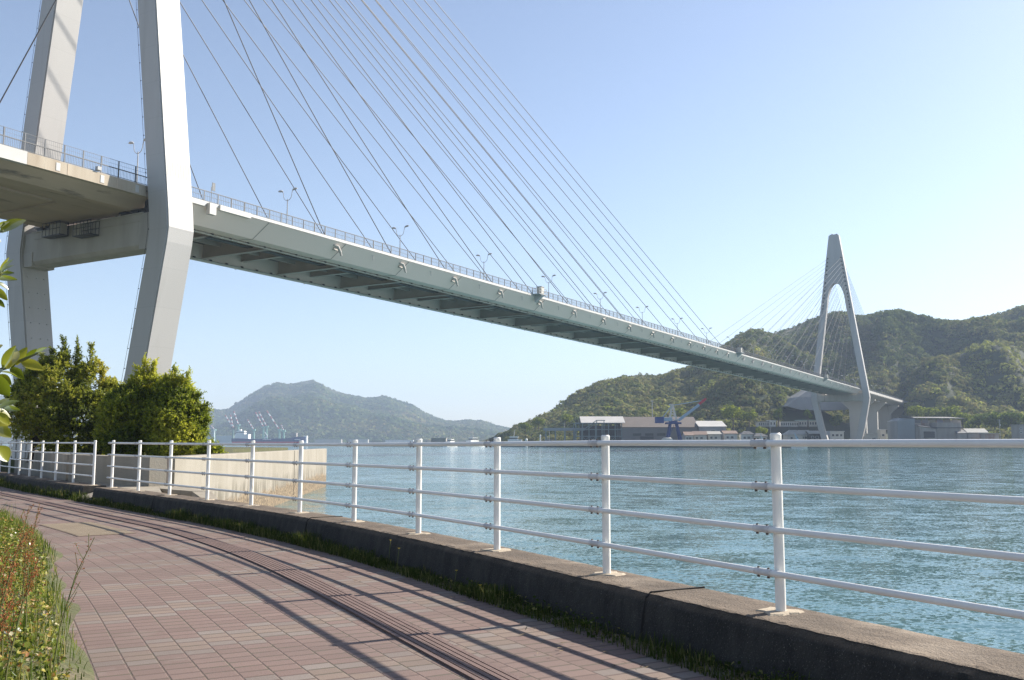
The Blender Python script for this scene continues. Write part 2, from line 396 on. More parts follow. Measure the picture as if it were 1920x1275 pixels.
def rail_run(a, s0, s1, zf, name, parent, mesh_top=False, step=2.35, mt=RAILM):
    m = MB(); n = max(2, int(round((s1 - s0) / step))); sv = np.linspace(s0, s1, n + 1)
    for s in sv: m.box((a, s, zf(s) + (1.05 if mesh_top else .74)), (.10, .13, 2.1 if mesh_top else 1.48))
    def bar(h, w, t): m.loft([[(a - w / 2, s, zf(s) + h - t / 2), (a + w / 2, s, zf(s) + h - t / 2), (a + w / 2, s, zf(s) + h + t / 2), (a - w / 2, s, zf(s) + h + t / 2)] for s in sv])
    bar(1.12 if mesh_top else 1.46, .12, .09); bar(.16, .06, .06)
    if not mesh_top: bar(.8, .05, .05)
    if mesh_top: bar(2.08, .04, .04); bar(1.6, .02, .02)
    for s in np.arange(s0 + .2, s1, .2 if s1 < 250 else .3): m.box((a, s, zf(s) + (.62 if mesh_top else .8)), (.028, .028, .95 if mesh_top else 1.3))
    if mesh_top:
        for s in np.arange(s0 + .1, s1, .25): m.box((a, s, zf(s) + 1.6), (.012, .012, .96))
    return m.build(name, mt, parent)
rail_run(11.75, 2.6, 487, deck_z, "railing", deck)
rail_run(-11.75, 2.6, 487, deck_z, "railing", deck, step=4.7)
for a in (8.9,):
    g = MB()
    for h in (.35, .75): g.loft([[(a - .08, s, deck_z(s) + h), (a + .08, s, deck_z(s) + h), (a + .08, s, deck_z(s) + h + .26), (a - .08, s, deck_z(s) + h + .26)] for s in svals])
    for s in np.arange(12, 484, 4): g.box((a - .1, s, deck_z(s) + .5), (.12, .16, 1.0))
    g.build("guard_rail", BROWN, deck)
for s in (97.7, 245.3, 388.8):                            # small outrigger platforms with a cabinet
    m = MB(); z = deck_z(s)
    m.loft([[(11.9, s - .5, z - 1.6), (11.9, s + .5, z - 1.6), (11.9, s + .5, z - .1), (11.9, s - .5, z - .1)], [(13.6, s - .5, z - .35), (13.6, s + .5, z - .35), (13.6, s + .5, z - .1), (13.6, s - .5, z - .1)]])
    m.box((12.8, s, z - .03), (2.0, 3.4, .14)); m.box((12.8, s + .5, z + .9), (1.1, 1.3, 1.5), mi=1); m.box((12.8, s + .5, z + 1.75), (1.3, 1.5, .12))
    for y in (-1.6, -.5, 1.6):
        for x in (12.0, 13.7): m.beam((x, s + y, z), (x, s + y, z + 1.3), .07)
    for h in (.65, 1.25):
        m.beam((13.7, s - 1.6, z + h), (13.7, s + 1.6, z + h), .06); m.beam((12, s - 1.6, z + h), (13.7, s - 1.6, z + h), .06); m.beam((12, s + 1.6, z + h), (13.7, s + 1.6, z + h), .06)
    m.build("outrigger_platform", [LAMPM, mat("cream cabinet", (.55, .52, .45), (.5, .47, .4), 1)], deck)
# end detail at the near tower: bracket and cover box on the fascia
m = MB(); m.box((11.7, 5.0, 32.45), (.9, 4.6, .5)); m.box((12.15, 8.2, 32.0), (.7, 1.1, 1.5)); m.box((12.0, 12.4, 32.55), (.5, 5.5, .7)); m.build("end_bracket", FASCIA, deck)

# concrete side span on the land side
sc = MB(); ss = [-150, -120, -90, -60, -40, -25, -12, -.6]
def cz(s): return 32.75 + .008 * s * 0
def cst(pts, mi=0, s_=None): sc.loft([[(a, s, cz(s) + h) for a, h in pts] for s in (s_ or ss)], True, True, mi)
cst([(-11.6, -1.35), (-9.3, -2.65), (9.3, -2.65), (11.6, -1.35), (11.6, -.35), (-11.6, -.35)], 0)
cst([(11.55, -1.42), (12.0, -1.36), (12.0, 0.0), (11.55, 0.0)], 1, [-17.2, -9, -.6]); cst([(-12.0, -1.36), (-11.55, -1.42), (-11.55, 0), (-12, 0)], 1)
cst([(11.55, -1.42), (12.03, -1.38), (12.03, .03), (11.55, .03)], 2, [-150, -100, -60, -17.25])
for s in (-13.6, -8.0, -3.2): sc.box((12.0, s, 32.05), (.08, .5, .9), mi=2)
for s in (-12.4, -6.0): sc.box((11.99, s, 32.1), (.07, .1, 1.25), mi=0)
sc.box((5.5, -40, 29.96), (.25, 60, .3)); sc.box((-2.0, -9.0, 29.98), (14, .1, .24))
sd = sc.build("side_span", [SOFFIT, PARAPET, FASCIA], bridge)
rail_run(11.75, -149, -1.0, cz, "mesh_railing", sd, True)
rail_run(-11.75, -149, -1.0, cz, "mesh_railing", sd, True, 4.7)
m = MB()                                                  # bearings between beam and side span
for x in (-9.8, -7.6, 7.4, 9.6, 10.9): m.box((x, -1.0, 29.85), (1.0, 1.0, .6)); m.box((x, -1.0, 30.0), (1.3, 1.4, .14))
m.box((11.2, -.9, 30.6), (.5, .6, 1.4)); m.build("bearing", DARKM, tow_n)
m = MB(); m.box((12.05, -8.6, 33.15), (.45, .5, .42)); m.tube([(12.0, -8.6, 32.8), (12.0, -8.6, 33.0)], .05, 6); m.build("marker_light", LAMPM, sd)

# approach viaduct beyond the far tower: ribbed concrete deck on wall piers
av = MB(); s_ = [491.5, 520, 560, 600, 640, 710]
def az(s): return 31.7 - (s - 490) * .0042
def vst(pts, mi=0): av.loft([[(a, s, az(s) + h) for a, h in pts] for s in s_], True, True, mi)
vst([(-6.5, -3.2), (6.5, -3.2), (6.5, -.5), (-6.5, -.5)], 0); vst([(-12, -.5), (12, -.5), (12, .1), (-12, .1)], 1); vst([(-12, .1), (-11.6, .1), (-11.6, 1.0), (-12, 1.0)], 1); vst([(11.6, .1), (12, .1), (12, .9), (11.6, .9)], 1)
for s in np.arange(496, 690, 6.4):
    for sg in (1, -1):
        av.loft([[(sg * 6.5, s + y, az(s) - 2.6), (sg * 12, s + y, az(s) - 1.0), (sg * 12, s + y, az(s) - .5), (sg * 6.5, s + y, az(s) - .5)][::sg] for y in (-.5, .5)], True, True, 1)
ad = av.build("approach_deck", [PIERC, FASCIA], bridge)
rail_run(11.8, 492, 690, lambda s: az(s) + .4, "railing", ad, step=4.0)
for s, zb in ((545, .5), (588, 6.5), (647, 10.5), (695, 17.5), (707, 19)):
    m = MB(); zt = az(s) - 3.2
    m.loft([[(-4.9, s - 1.6, zb), (4.9, s - 1.6, zb), (4.9, s + 1.6, zb), (-4.9, s + 1.6, zb)], [(-5.1, s - 1.6, zt - 6), (5.1, s - 1.6, zt - 6), (5.1, s + 1.6, zt - 6), (-5.1, s + 1.6, zt - 6)],
            [(-10.6, s - 1.6, zt - .6), (10.6, s - 1.6, zt - .6), (10.6, s + 1.6, zt - .6), (-10.6, s + 1.6, zt - .6)], [(-10.6, s - 1.6, zt), (10.6, s - 1.6, zt), (10.6, s + 1.6, zt), (-10.6, s + 1.6, zt)]])
    for z in (zb + 6, zb + 12): 
        if z < zt - 7: m.box((0, s, z), (10.3, 3.24, .06))
    m.build("pier", PIERC, bridge)

# twin-armed lamp posts along the middle of the deck: things that stand on the bridge
def lamp_post():
    t = thing("lamp_post", "", "street lamp", (0, 0, 0), -PH, "twin-armed lamp posts along the bridge deck")
    m = MB(); m.tube([(0, 0, 0), (0, 0, 4), (0, 0, 8.2)], [.13, .10, .07], 8); m.box((0, 0, .2), (.4, .4, .4)); m.build("pole", LAMPM, t, smooth=True)
    for sg in (1, -1):
        m = MB(); pts = [(sg * .9 * math.sin(a), 0, 8.9 - .95 * math.cos(a)) for a in np.linspace(0, math.pi / 2, 7)] + [(sg * .98, 0, 9.35), (sg * 1.3, 0, 9.62)]
        m.tube(pts, .05, 6); b = m.build("arm", LAMPM, t, smooth=True)
        m = MB(); m.tube([(sg * 1.0, 0, 9.55), (sg * 1.25, 0, 9.66), (sg * 1.7, 0, 9.74), (sg * 2.05, 0, 9.72)], [.05, .17, .2, .08], 8); m.build("lamp_head", FASCIA, b, smooth=True)
    return t
ordn = "first second third fourth fifth sixth seventh eighth ninth tenth eleventh twelfth thirteenth fourteenth fifteenth sixteenth seventeenth eighteenth nineteenth twentieth".split()
proto = lamp_post(); ls = [5.9] + [34.8 + 30.5 * k for k in range(15)] + [505, 540, 575, 610, 645]
for i, s in enumerate(ls):
    o = proto if i == 0 else copy_tree(proto)
    o.location = bw(0, s, deck_z(s) if s < 490 else az(s))
    if i == 0: o["label"] = "grey twin-armed lamp post half hidden behind the near tower leg"
    elif s < 490: o["label"] = "grey twin-armed lamp post on the main span, %s beyond the near tower" % ordn[i - 1]
    else: o["label"] = "grey twin-armed lamp post on the approach viaduct, %s beyond the far tower" % ordn[i - 16]
sp_ = thing("road_sign", "small dark road sign by the bridge railing next to the near tower", "sign", bw(11.6, 8.6, 32.9), -PH)
m = MB(); m.tube([(0, 0, 0), (0, 0, 2.3)], .05, 6); m.build("post", LAMPM, sp_)
m = MB(); m.box((0, .35, 2.35), (.08, .5, 1.1)); m.build("panel", mat("sign back", (.16, .17, .18), (.12, .13, .14), 2), sp_)
# ------------------------------------------------------------------ the promenade: spine through the railing posts
POSTS = np.array([(1.83, 6.50), (.83, 8.33), (-.16, 10.15), (-1.18, 11.95), (-2.30, 13.75), (-3.48, 15.48), (-4.76, 17.22), (-6.12, 18.92), (-7.50, 20.62), (-8.86, 22.32), (-10.24, 24.05), (-11.28, 25.36), (-12.55, 26.9), (-13.84, 28.5), (-15.08, 30.12), (-16.30, 31.75), (-17.52, 33.4), (-18.73, 35.0)])
d0 = POSTS[0] - POSTS[1]; d0 = d0 / np.linalg.norm(d0)
pre = [POSTS[0] + d0 * 2.08 * k + np.array([.03, .0]) * k * k for k in (6, 5, 4, 3, 2, 1)]
d1 = POSTS[-1] - POSTS[-2]; d1 = d1 / np.linalg.norm(d1)
post_ = [POSTS[-1] + d1 * 2.2 * k for k in range(1, 13)]
SP = np.array(pre + list(POSTS) + post_); NPRE = len(pre)
def smooth_spine(P, n=12):
    out = []
    for i in range(len(P) - 1):
        p0, p1, p2, p3 = P[max(i - 1, 0)], P[i], P[i + 1], P[min(i + 2, len(P) - 1)]
        for k in range(n):
            t = k / n; out.append(.5 * ((2 * p1) + (-p0 + p2) * t + (2 * p0 - 5 * p1 + 4 * p2 - p3) * t * t + (-p0 + 3 * p1 - 3 * p2 + p3) * t ** 3))
    out.append(P[-1]); return np.array(out)
SD = smooth_spine(SP)
for _ in range(14): SD[1:-1] = SD[1:-1] * .5 + (SD[:-2] + SD[2:]) * .25
SL = np.concatenate([[0], np.cumsum(np.linalg.norm(np.diff(SD, axis=0), axis=1))])
ST = unit(np.gradient(SD, axis=0)); SN = np.stack([ST[:, 1], -ST[:, 0]], 1)          # +SN: towards the water
def along(L, off):
    L = np.asarray(L, float); off = np.asarray(off, float)
    p = np.stack([np.interp(L, SL, SD[:, i]) for i in (0, 1)], -1); n = np.stack([np.interp(L, SL, SN[:, i]) for i in (0, 1)], -1)
    return p + unit(n) * off[..., None]
LP = [float(SL[np.argmin(np.linalg.norm(SD - p, axis=1))]) for p in POSTS]        # arc length at each post
LEND = float(SL[-1])
def goff(L): return -1.9 + np.clip((np.asarray(L, float) - LP[0]) / 13.0, -.15, 1) * .45
def loff(L):                                                                        # left edge of the paving
    return np.interp(L, [0, LP[0], LP[3], LP[6], LP[8], LP[11], LEND], [-4.25, -4.2, -4.1, -3.5, -3.1, -3.2, -3.6])

def paver_mat():
    m, t, b = nt("interlocking pavers"); uv = nd(t, "ShaderNodeUVMap"); sp = nd(t, "ShaderNodeSeparateXYZ"); t.links.new(uv.outputs[0], sp.inputs[0])
    u, v = sp.outputs[0], sp.outputs[1]; CW, CH = .205, .152
    uc = math_(t, 'DIVIDE', u, CW); ci = math_(t, 'FLOOR', uc); fu = math_(t, 'SUBTRACT', uc, ci)
    half = math_(t, 'MULTIPLY', math_(t, 'FLOORED_MODULO', ci, 2.0), .5)
    vc = math_(t, 'ADD', math_(t, 'DIVIDE', v, CH), half); ri = math_(t, 'FLOOR', vc); fv = math_(t, 'SUBTRACT', vc, ri)
    dist = lambda f, s: math_(t, 'MULTIPLY', math_(t, 'MINIMUM', f, math_(t, 'SUBTRACT', 1.0, f)), s)
    e = math_(t, 'MINIMUM', dist(fu, CW), math_(t, 'MULTIPLY', dist(fv, CH), .50))
    jit = math_(t, 'MULTIPLY', math_(t, 'SUBTRACT', noise(t, 90, 3, coord='Object'), .5), .004)
    joint = ramp(t, math_(t, 'ADD', e, jit), [(.0035, 0.0), (.0082, 1.0)])
    cell = nd(t, "ShaderNodeCombineXYZ"); t.links.new(ci, cell.inputs[0]); t.links.new(ri, cell.inputs[1])
    wnz = nd(t, "ShaderNodeTexWhiteNoise", noise_dimensions='2D'); t.links.new(cell.outputs[0], wnz.inputs[0]); rnd = wnz.outputs[0]
    q = math_(t, 'FLOORED_MODULO', math_(t, 'SUBTRACT', ri, math_(t, 'FLOOR', math_(t, 'DIVIDE', ci, 2.0))), 11.0)
    isg = math_(t, 'ADD', math_(t, 'LESS_THAN', q, .5), math_(t, 'MULTIPLY', math_(t, 'GREATER_THAN', q, 2.5), math_(t, 'LESS_THAN', q, 3.5)))
    ist = math_(t, 'MULTIPLY', math_(t, 'GREATER_THAN', q, .5), math_(t, 'LESS_THAN', q, 2.5))
    w2 = nd(t, "ShaderNodeTexWhiteNoise", noise_dimensions='2D'); va = nd(t, "ShaderNodeVectorMath", operation='ADD'); va.inputs[1].default_value = (7.7, 3.1, 0)
    t.links.new(cell.outputs[0], va.inputs[0]); t.links.new(va.outputs[0], w2.inputs[0])
    keep = math_(t, 'LESS_THAN', w2.outputs[0], .93)
    red = mixc(t, rnd, (.160, .105, .088), (.194, .130, .110)); tan = mixc(t, rnd, (.178, .13, .102), (.21, .155, .123)); gry = mixc(t, rnd, (.172, .137, .118), (.207, .170, .148))
    col = mixc(t, math_(t, 'MULTIPLY', isg, keep), mixc(t, math_(t, 'MULTIPLY', ist, keep), red, tan), gry)
    grain = ramp(t, noise(t, 140, 4), [(.3, .82), (.7, 1.12)]); col = mixc(t, 1.0, col, grain, 'MULTIPLY')
    dirt = ramp(t, noise(t, .55, 5), [(.40, 0.0), (.72, .5)]); col = mixc(t, dirt, col, (.11, .083, .07))
    pale = ramp(t, noise(t, 2.3, 5), [(.60, 0.0), (.78, .28)]); col = mixc(t, pale, col, (.30, .26, .225))
    col = mixc(t, joint, mixc(t, ramp(t, noise(t, 3, 3), [(.45, 0.0), (.6, 1.0)]), (.105, .07, .058), (.085, .07, .048)), col)
    t.links.new(col, b.inputs["Base Color"]); b.inputs["Roughness"].default_value = .85
    h = math_(t, 'ADD', math_(t, 'MULTIPLY', joint, 1.0), math_(t, 'MULTIPLY', noise(t, 120, 4), .35)); h = math_(t, 'ADD', h, math_(t, 'MULTIPLY', rnd, .25))
    bump(t, h, b, .55, .006); return m
PAVER = paver_mat()
Ls = np.arange(0, LEND, .2); us = np.linspace(0, 1, 9)
lo = loff(Ls) - .25
OFF = lo[:, None] * (1 - us)[None] + (-.22) * us[None]
XY = along(np.repeat(Ls[:, None], 9, 1), OFF); V = np.concatenate([XY, np.zeros(XY.shape[:2] + (1,))], -1).reshape(-1, 3)
V[:, 2] += fbm(V[:, 0] * .5, V[:, 1] * .5, 3) * .004
UV = np.stack([np.where(1, OFF, 0) - goff(Ls)[:, None] * 0, np.repeat(Ls[:, None], 9, 1)], -1).reshape(-1, 2)
path = quads_mesh("path", V, grid_quads(len(Ls), 9)[:, ::-1], PAVER, uv=UV, smooth=True); tag(path, kind="structure")

# ribbed guide strip laid in the paving
RIB = mat("ribbed strip", (.155, .10, .086), (.125, .082, .07), 6, .85, bmp=.3, bscale=80); GRO = mat("groove", (.06, .04, .035), (.05, .035, .03), 6, .9)
m = MB(); Lr = np.arange(.5, LEND - 1, .3)
def sweep(mb, o0, o1, z0, z1, L, mi=0, base=None):
    g = goff(L) if base is None else base
    a = along(L, g + o0); b_ = along(L, g + o1)
    mb.loft([[(p[0], p[1], z0), (p[0], p[1], z1), (q[0], q[1], z1), (q[0], q[1], z0)] for p, q in zip(a, b_)], True, True, mi)
sweep(m, -.135, .135, -.02, .008, Lr, 1)
for k in range(6): sweep(m, -.14 + k * .048, -.14 + k * .048 + .036, -.01, .016, Lr, 0)
tag(m.build("guide_strip", [RIB, GRO]), kind="structure")
m = MB(); Lt = np.arange(LP[6] - .35, LP[7] + .35, .15)
sweep(m, -1.25, -.35, -.02, .007, Lt, 0, -1.75)
for L in np.arange(LP[6] - .3, LP[7] + .3, .085):
    a = along(L, -2.98); b_ = along(L, -2.12); m.beam((a[0], a[1], .008), (b_[0], b_[1], .008), .04, .010, 1)
tag(m.build("tactile_paving", [mat("tan tactile blocks", (.205, .152, .118), (.175, .13, .10), 3, .8, bmp=.2), mat("raised tan bar", (.30, .24, .17), (.26, .205, .145), 3, .8)]), kind="structure")

# kerb wall that carries the railing, in two lengths with a gap
def kerb_mat():
    m, t, b = nt("weathered kerb concrete")
    base = mixc(t, ramp(t, noise(t, 1.6, 6), [(.35, 0.0), (.65, 1.0)]), (.150, .112, .080), (.092, .068, .048))
    base = mixc(t, ramp(t, noise(t, 75, 4), [(.36, 0.0), (.56, 1.0)]), mixc(t, .5, base, (.05, .04, .032)), base)
    base = mixc(t, ramp(t, noise(t, 130, 2), [(.66, 0.0), (.72, 1.0)]), base, (.28, .24, .19))
    base = mixc(t, ramp(t, noise(t, .9, 5, (1, 1, 1)), [(.56, 0.0), (.68, .75)]), base, (.23, .185, .14))
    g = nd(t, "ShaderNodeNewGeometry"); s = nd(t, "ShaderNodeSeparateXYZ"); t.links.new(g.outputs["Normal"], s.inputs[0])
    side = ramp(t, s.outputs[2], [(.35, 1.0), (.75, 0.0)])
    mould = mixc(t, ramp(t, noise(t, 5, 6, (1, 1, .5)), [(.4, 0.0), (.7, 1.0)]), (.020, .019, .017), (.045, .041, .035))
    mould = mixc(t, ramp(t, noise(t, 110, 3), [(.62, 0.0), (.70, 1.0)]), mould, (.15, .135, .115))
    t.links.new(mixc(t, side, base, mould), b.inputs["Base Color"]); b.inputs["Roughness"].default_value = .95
    bump(t, math_(t, 'ADD', noise(t, 60, 6), math_(t, 'MULTIPLY', noise(t, 9, 4), 1.6)), b, .95, .016); return m
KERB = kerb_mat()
def kerb(L0, L1, name):
    L = np.arange(L0, L1, .05); m_ = len(L); prof_ = [(-.40, -.2), (-.37, .05), (-.335, .27), (-.322, .315), (-.300, .337), (-.296, .349), (-.262, .356), (-.25, .350), (-.1, .353), (.12, .352), (.24, .348), (.26, .33), (.27, .1), (.28, -2.6)]
    V = []
    for o, z in prof_:
        lip = -.36 < o < -.25
        oo = o + (vnoise(L * 9, np.full(m_, z * 7 + 3)) - .5) * (.008 if lip else .006) + (vnoise(L * 31, np.full(m_, z * 40 + 3)) - .5) * (.013 if lip else .003)
        zz = z + (vnoise(L * 7 + 9, np.full(m_, o * 11)) - .5) * (.005 if lip else .004) + (vnoise(L * 27 + 9, np.full(m_, o * 90)) - .5) * (.009 if lip else .003)
        p = along(L, oo); V.append(np.stack([p[:, 0], p[:, 1], zz], 1))
    V = np.stack(V, 1); n = len(prof_); Vf = V.reshape(-1, 3); Q = grid_quads(m_, n)[:, ::-1]
    cap = []
    mb = MB(); mb.add(Vf, [tuple(q) for q in Q]); mb.add([tuple(p) for p in V[0]], [tuple(range(n))]); mb.add([tuple(p) for p in V[-1]], [tuple(range(n - 1, -1, -1))])
    o = mb.build(name, KERB, smooth=True); return tag(o, kind="structure")
GAP0, GAP1 = LP[10] + .42, LP[11] - .30
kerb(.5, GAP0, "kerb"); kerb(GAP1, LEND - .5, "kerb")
m = MB()                                                  # pale mortar pads under the posts
for L in LP[:16]:
    p = along(L, 0.0); ring = [(p[0] + (.16 + .05 * math.sin(5 * a + L)) * math.cos(a), p[1] + (.15 + .05 * math.cos(3 * a + L)) * math.sin(a), .3555) for a in np.linspace(0, 2 * math.pi, 14, endpoint=False)]
    m.loft([[(x, y, .34) for x, y, z in ring], [(p[0] + (x - p[0]) * .8, p[1] + (y - p[1]) * .8, .362) for x, y, z in ring]])
m2 = MB()
for f_ in (.52, 4.47, 8.0):
    Lj = float(np.interp(f_, range(len(LP)), LP)); pr_ = [(along(Lj, o), z) for o, z in ((-.385, .0), (-.352, .2), (-.318, .325), (-.27, .3575), (0, .3565), (.25, .3555))]
    for (p, z), (q, z2) in zip(pr_, pr_[1:]): m2.beam((p[0], p[1], z), (q[0], q[1], z2), .016, .012)
tag(m2.build("kerb_joint", mat("dark kerb joint", (.025, .022, .02), (.02, .018, .016), 3, .95)), kind="structure")
tag(m.build("mortar_pad", mat("pale mortar", (.40, .335, .25), (.34, .28, .21), 8, .9, bmp=.4, bscale=60)), kind="structure")
g0 = along(GAP0 + .2, -.1); m = MB(); a0 = along(GAP0, -.5); a1 = along(GAP1, -.5); b0 = along(GAP0, .3); b1 = along(GAP1, .3)
m.loft([[(*a0, -.05), (*a1, -.05), (*b1, -.05), (*b0, -.05)], [(*a0, .06), (*a1, .05), (*b1, .3), (*b0, .3)]])
tag(m.build("ramp", mat("pale poured concrete", (.36, .31, .24), (.29, .25, .19), 3, .9, bmp=.4)), kind="structure")

# white tube railings
WP = mat("white railing paint", (.72, .705, .68), (.67, .655, .63), 3, .35, (1, 1, .4), spots=((.42, .30, .20), 9, (1, 1, 1), .66))
WPO = mat("white post paint", (.78, .76, .725), (.72, .695, .655), 2, .4, (1, 1, .25), spots=((.52, .40, .28), 6, (1, 1, .3), .63))
STEEL = mat("grey clamp metal", (.60, .59, .58), (.42, .42, .43), 9, .5, metal=.0, spots=((.24, .13, .06), 14, (1, 1, 1), .62)); RUST = mat("rusty bolt", (.06, .052, .046), (.10, .065, .045), 30, .7)
RH = [1.494, 1.197, .905, .612]; RR = [.0235, .022, .022, .022]
def sag(L): return float(np.interp(L, [LP[1], LP[3], LP[5], LP[8], LP[10]], [0, -.02, -.033, -.026, -.012]))
def railing(idx, L0, L1, label, extra):
    p0 = along(LP[idx[0]], 0.0); root = thing("railing", label, "railing", (p0[0], p0[1], .35))
    ox, oy, oz = p0[0], p0[1], .35
    for k in range(4):
        L = np.arange(L0, L1 + .01, .25); p = along(L, -.055); m = MB(); m.tube([(x - ox, y - oy, RH[k] - oz + sag(l)) for (x, y), l in zip(p, L)], RR[k], 12); m.build("rail", WP, root, smooth=True)
    for L in [LP[i] for i in idx] + extra:
        p = along(L, 0.0) - np.array([ox, oy]); m = MB()
        sg_ = sag(L); m.tube([(p[0], p[1], -.04), (p[0], p[1], 1.175 + sg_)], .0355, 16); po = m.build("post", WPO, root, smooth=True)
        m = MB(); m.tube([(p[0], p[1], 1.165 + sg_), (p[0], p[1], 1.172 + sg_), (p[0], p[1], 1.205 + sg_), (p[0], p[1], 1.215 + sg_)], [.036, .039, .039, .030], 16); m.build("cap", WPO, po, smooth=True)
        for k in range(4):
            q = along(np.array([L + .02, L + .17]), -.055) - np.array([ox, oy]); z = RH[k] - oz + sg_
            m = MB(); m.tube([(q[0][0], q[0][1], z), (q[1][0], q[1][1], z)], RR[k] + .0038, 12, 0)
            dv = q[1] - q[0]; dv = dv / np.linalg.norm(dv); c = q[0] + dv * .02
            for e in (.03, .125):
                c = q[0] + dv * e
                m.tube([(c[0], c[1], z - RR[k] - .012), (c[0], c[1], z + RR[k] + .012)], .0085, 6, 1)
                m.tube([(c[0], c[1], z - RR[k] - .016), (c[0], c[1], z - RR[k] - .004)], .011, 6, 1)
            m.build("clamp", [STEEL, RUST], root, smooth=True)
    return root
railing(list(range(0, 11)), LP[0] - 6.2, LP[10] + .25, "white tube railing with three lower rails along the kerb beside the open water", [LP[0] - 2.1, LP[0] - 4.2])
railing(list(range(11, 18)), LP[11] - .02, LP[17] + 6.3, "white tube railing beyond the gap, in front of the dark green shrubs", [LP[17] + 2.1, LP[17] + 4.2, LP[17] + 6.3])

# ------------------------------------------------------------------ concrete sea wall behind the railing
def seawall_mat():
    m, t, b = nt("stained sea wall concrete")
    col = mixc(t, ramp(t, noise(t, 1.1, 6, (1, 1, .5)), [(.35, 0.0), (.65, 1.0)]), (.28, .252, .21), (.235, .21, .17))
    col = mixc(t, ramp(t, noise(t, 1.3, 6, (1, 1, .07)), [(.50, 0.0), (.80, .38)]), col, (.15, .13, .105))
    g = nd(t, "ShaderNodeNewGeometry"); s = nd(t, "ShaderNodeSeparateXYZ"); t.links.new(g.outputs["Position"], s.inputs[0])
    zz = math_(t, 'ADD', s.outputs[2], math_(t, 'MULTIPLY', math_(t, 'SUBTRACT', noise(t, 1.0, 5), .5), .9))
    tide = ramp(t, math_(t, 'DIVIDE', math_(t, 'ADD', zz, 1.4), 2.4), [(.30, 1.0), (.40, 0.0)])
    damp = ramp(t, math_(t, 'DIVIDE', math_(t, 'ADD', zz, 1.4), 2.4), [(.40, .85), (.52, .55), (.62, 0.0)])
    col = mixc(t, math_(t, 'MULTIPLY', damp, ramp(t, noise(t, 3, 5, (1, 1, .15)), [(.42, 0.0), (.6, 1.0)])), col, (.11, .095, .07))
    barn = mixc(t, ramp(t, noise(t, 9, 4), [(.42, 0.0), (.58, 1.0)]), (.085, .062, .038), (.24, .18, .115))
    col = mixc(t, tide, col, barn); t.links.new(col, b.inputs["Base Color"]); b.inputs["Roughness"].default_value = .9
    bump(t, math_(t, 'ADD', math_(t, 'MULTIPLY', noise(t, 9, 5), math_(t, 'MULTIPLY', tide, 3.0)), noise(t, 22, 5)), b, .3, .04); return m
SEAW = seawall_mat()
WT = 1.09
wall = thing("sea_wall", "long stained concrete sea wall running out from the shrubs into the water", "wall", (-9.6, 26.2, 0))
def wallpiece(a, b, th, zt0, zt1, zb, name, seams=()):
    a = np.array(a); b = np.array(b); d = unit(b - a); n = np.array([-d[1], d[0]]) * th; m = MB(); o = np.array([-9.6, 26.2]); L = np.linalg.norm(b - a)
    a_ = a - o; b_ = b - o
    m.loft([[(*(p), zb), (*(p), zt - .03), (*(p + n * .06), zt), (*(p + n), zt), (*(p + n), zb)] for p, zt in ((a_, zt0), (b_, zt1))])
    return m.build(name, SEAW, wall)
wallpiece((-9.62, 26.8), (-12.35, 62.5), .55, WT, WT, -2.4, "wall_panel")
wallpiece((-9.58, 26.08), (-13.6, 29.9), .5, WT + .0, WT + .03, -1.0, "wall_panel"); wallpiece((-13.68, 29.97), (-27, 52), .5, WT + .03, WT + .05, -1.0, "wall_panel")
m = MB()
for f, w in ((.3, .02), (.62, .025)): m.beam((-2.75 * f + .012, 36.3 * f, -1.2), (-2.75 * f + .012, 36.3 * f, WT - .02), w)
m.beam((-.02, -.06, -.6), (-.02, -.06, WT - .02), .09); m.beam((-4.02, 3.50, -.6), (-4.02, 3.5, WT), .07)
m.build("joint", mat("dark wall joint", (.05, .04, .035), (.04, .03, .03), 2, .9), wall)
tg = thing("tag", "small red and white tag hanging on the concrete wall behind the railing", "tag", tuple(at(247, 864, 27.40)))
m = MB(); m.box((0, 0, 0), (.13, .03, .3), -.75); m.box((.01, -.018, .0), (.13, .02, .14), -.75, 1)
m.build("plate", [mat("tag white", (.75, .72, .7), (.7, .66, .64), 5), mat("tag red", (.45, .04, .05), (.4, .03, .04), 5)], tg)
# landing between kerb and wall with its sunken stair
CONC = mat("pale landing concrete", (.30, .26, .20), (.23, .20, .155), 1.2, .9, bmp=.3, spots=((.15, .13, .1), 2, (1, 1, .2), .6))
lan = thing("boat_landing", "low concrete landing with a dark sunken stair between the kerb and the sea wall", "landing", (-9.0, 24.0, 0))
def slab(m, pts, z0, z1, mi=0):
    m.loft([[(x + 9.0, y - 24.0, z0) for x, y in pts], [(x + 9.0, y - 24.0, z1) for x, y in pts]], True, True, mi)
A = lambda L, o: tuple(along(L, o))
m = MB()
ix = lambda f: float(np.interp(f, range(len(LP)), LP))
kb, kc, ke = (-9.2, 24.6), (-7.85, 23.2), (-7.3, 22.9)
slab(m, [A(ix(8.6), .29), kb, (-9.75, 26.0), (-13.5, 29.3), A(LP[11] + 3.5, .29), A(LP[11], .29)][::-1], -1.7, .30)
slab(m, [kb, kc, ke, (-8.9, 25.5), (-9.74, 25.98)], -2.2, .302)
slab(m, [A(ix(7.0), .29), ke, (kc[0] - .02, kc[1] - .02), A(ix(7.42), .29)], -2.2, .298)
slab(m, [A(ix(7.42), .3), kc, kb, A(ix(8.6), .3)], -1.5, -.9)
for i in range(4): slab(m, [A(ix(8.58 - i * .2), .31), A(ix(8.40 - i * .2), .31), A(ix(8.40 - i * .2), 1.5), A(ix(8.58 - i * .2), 1.7)][::-1], -.95, .05 - .22 * i)
m.build("slab", CONC, lan)

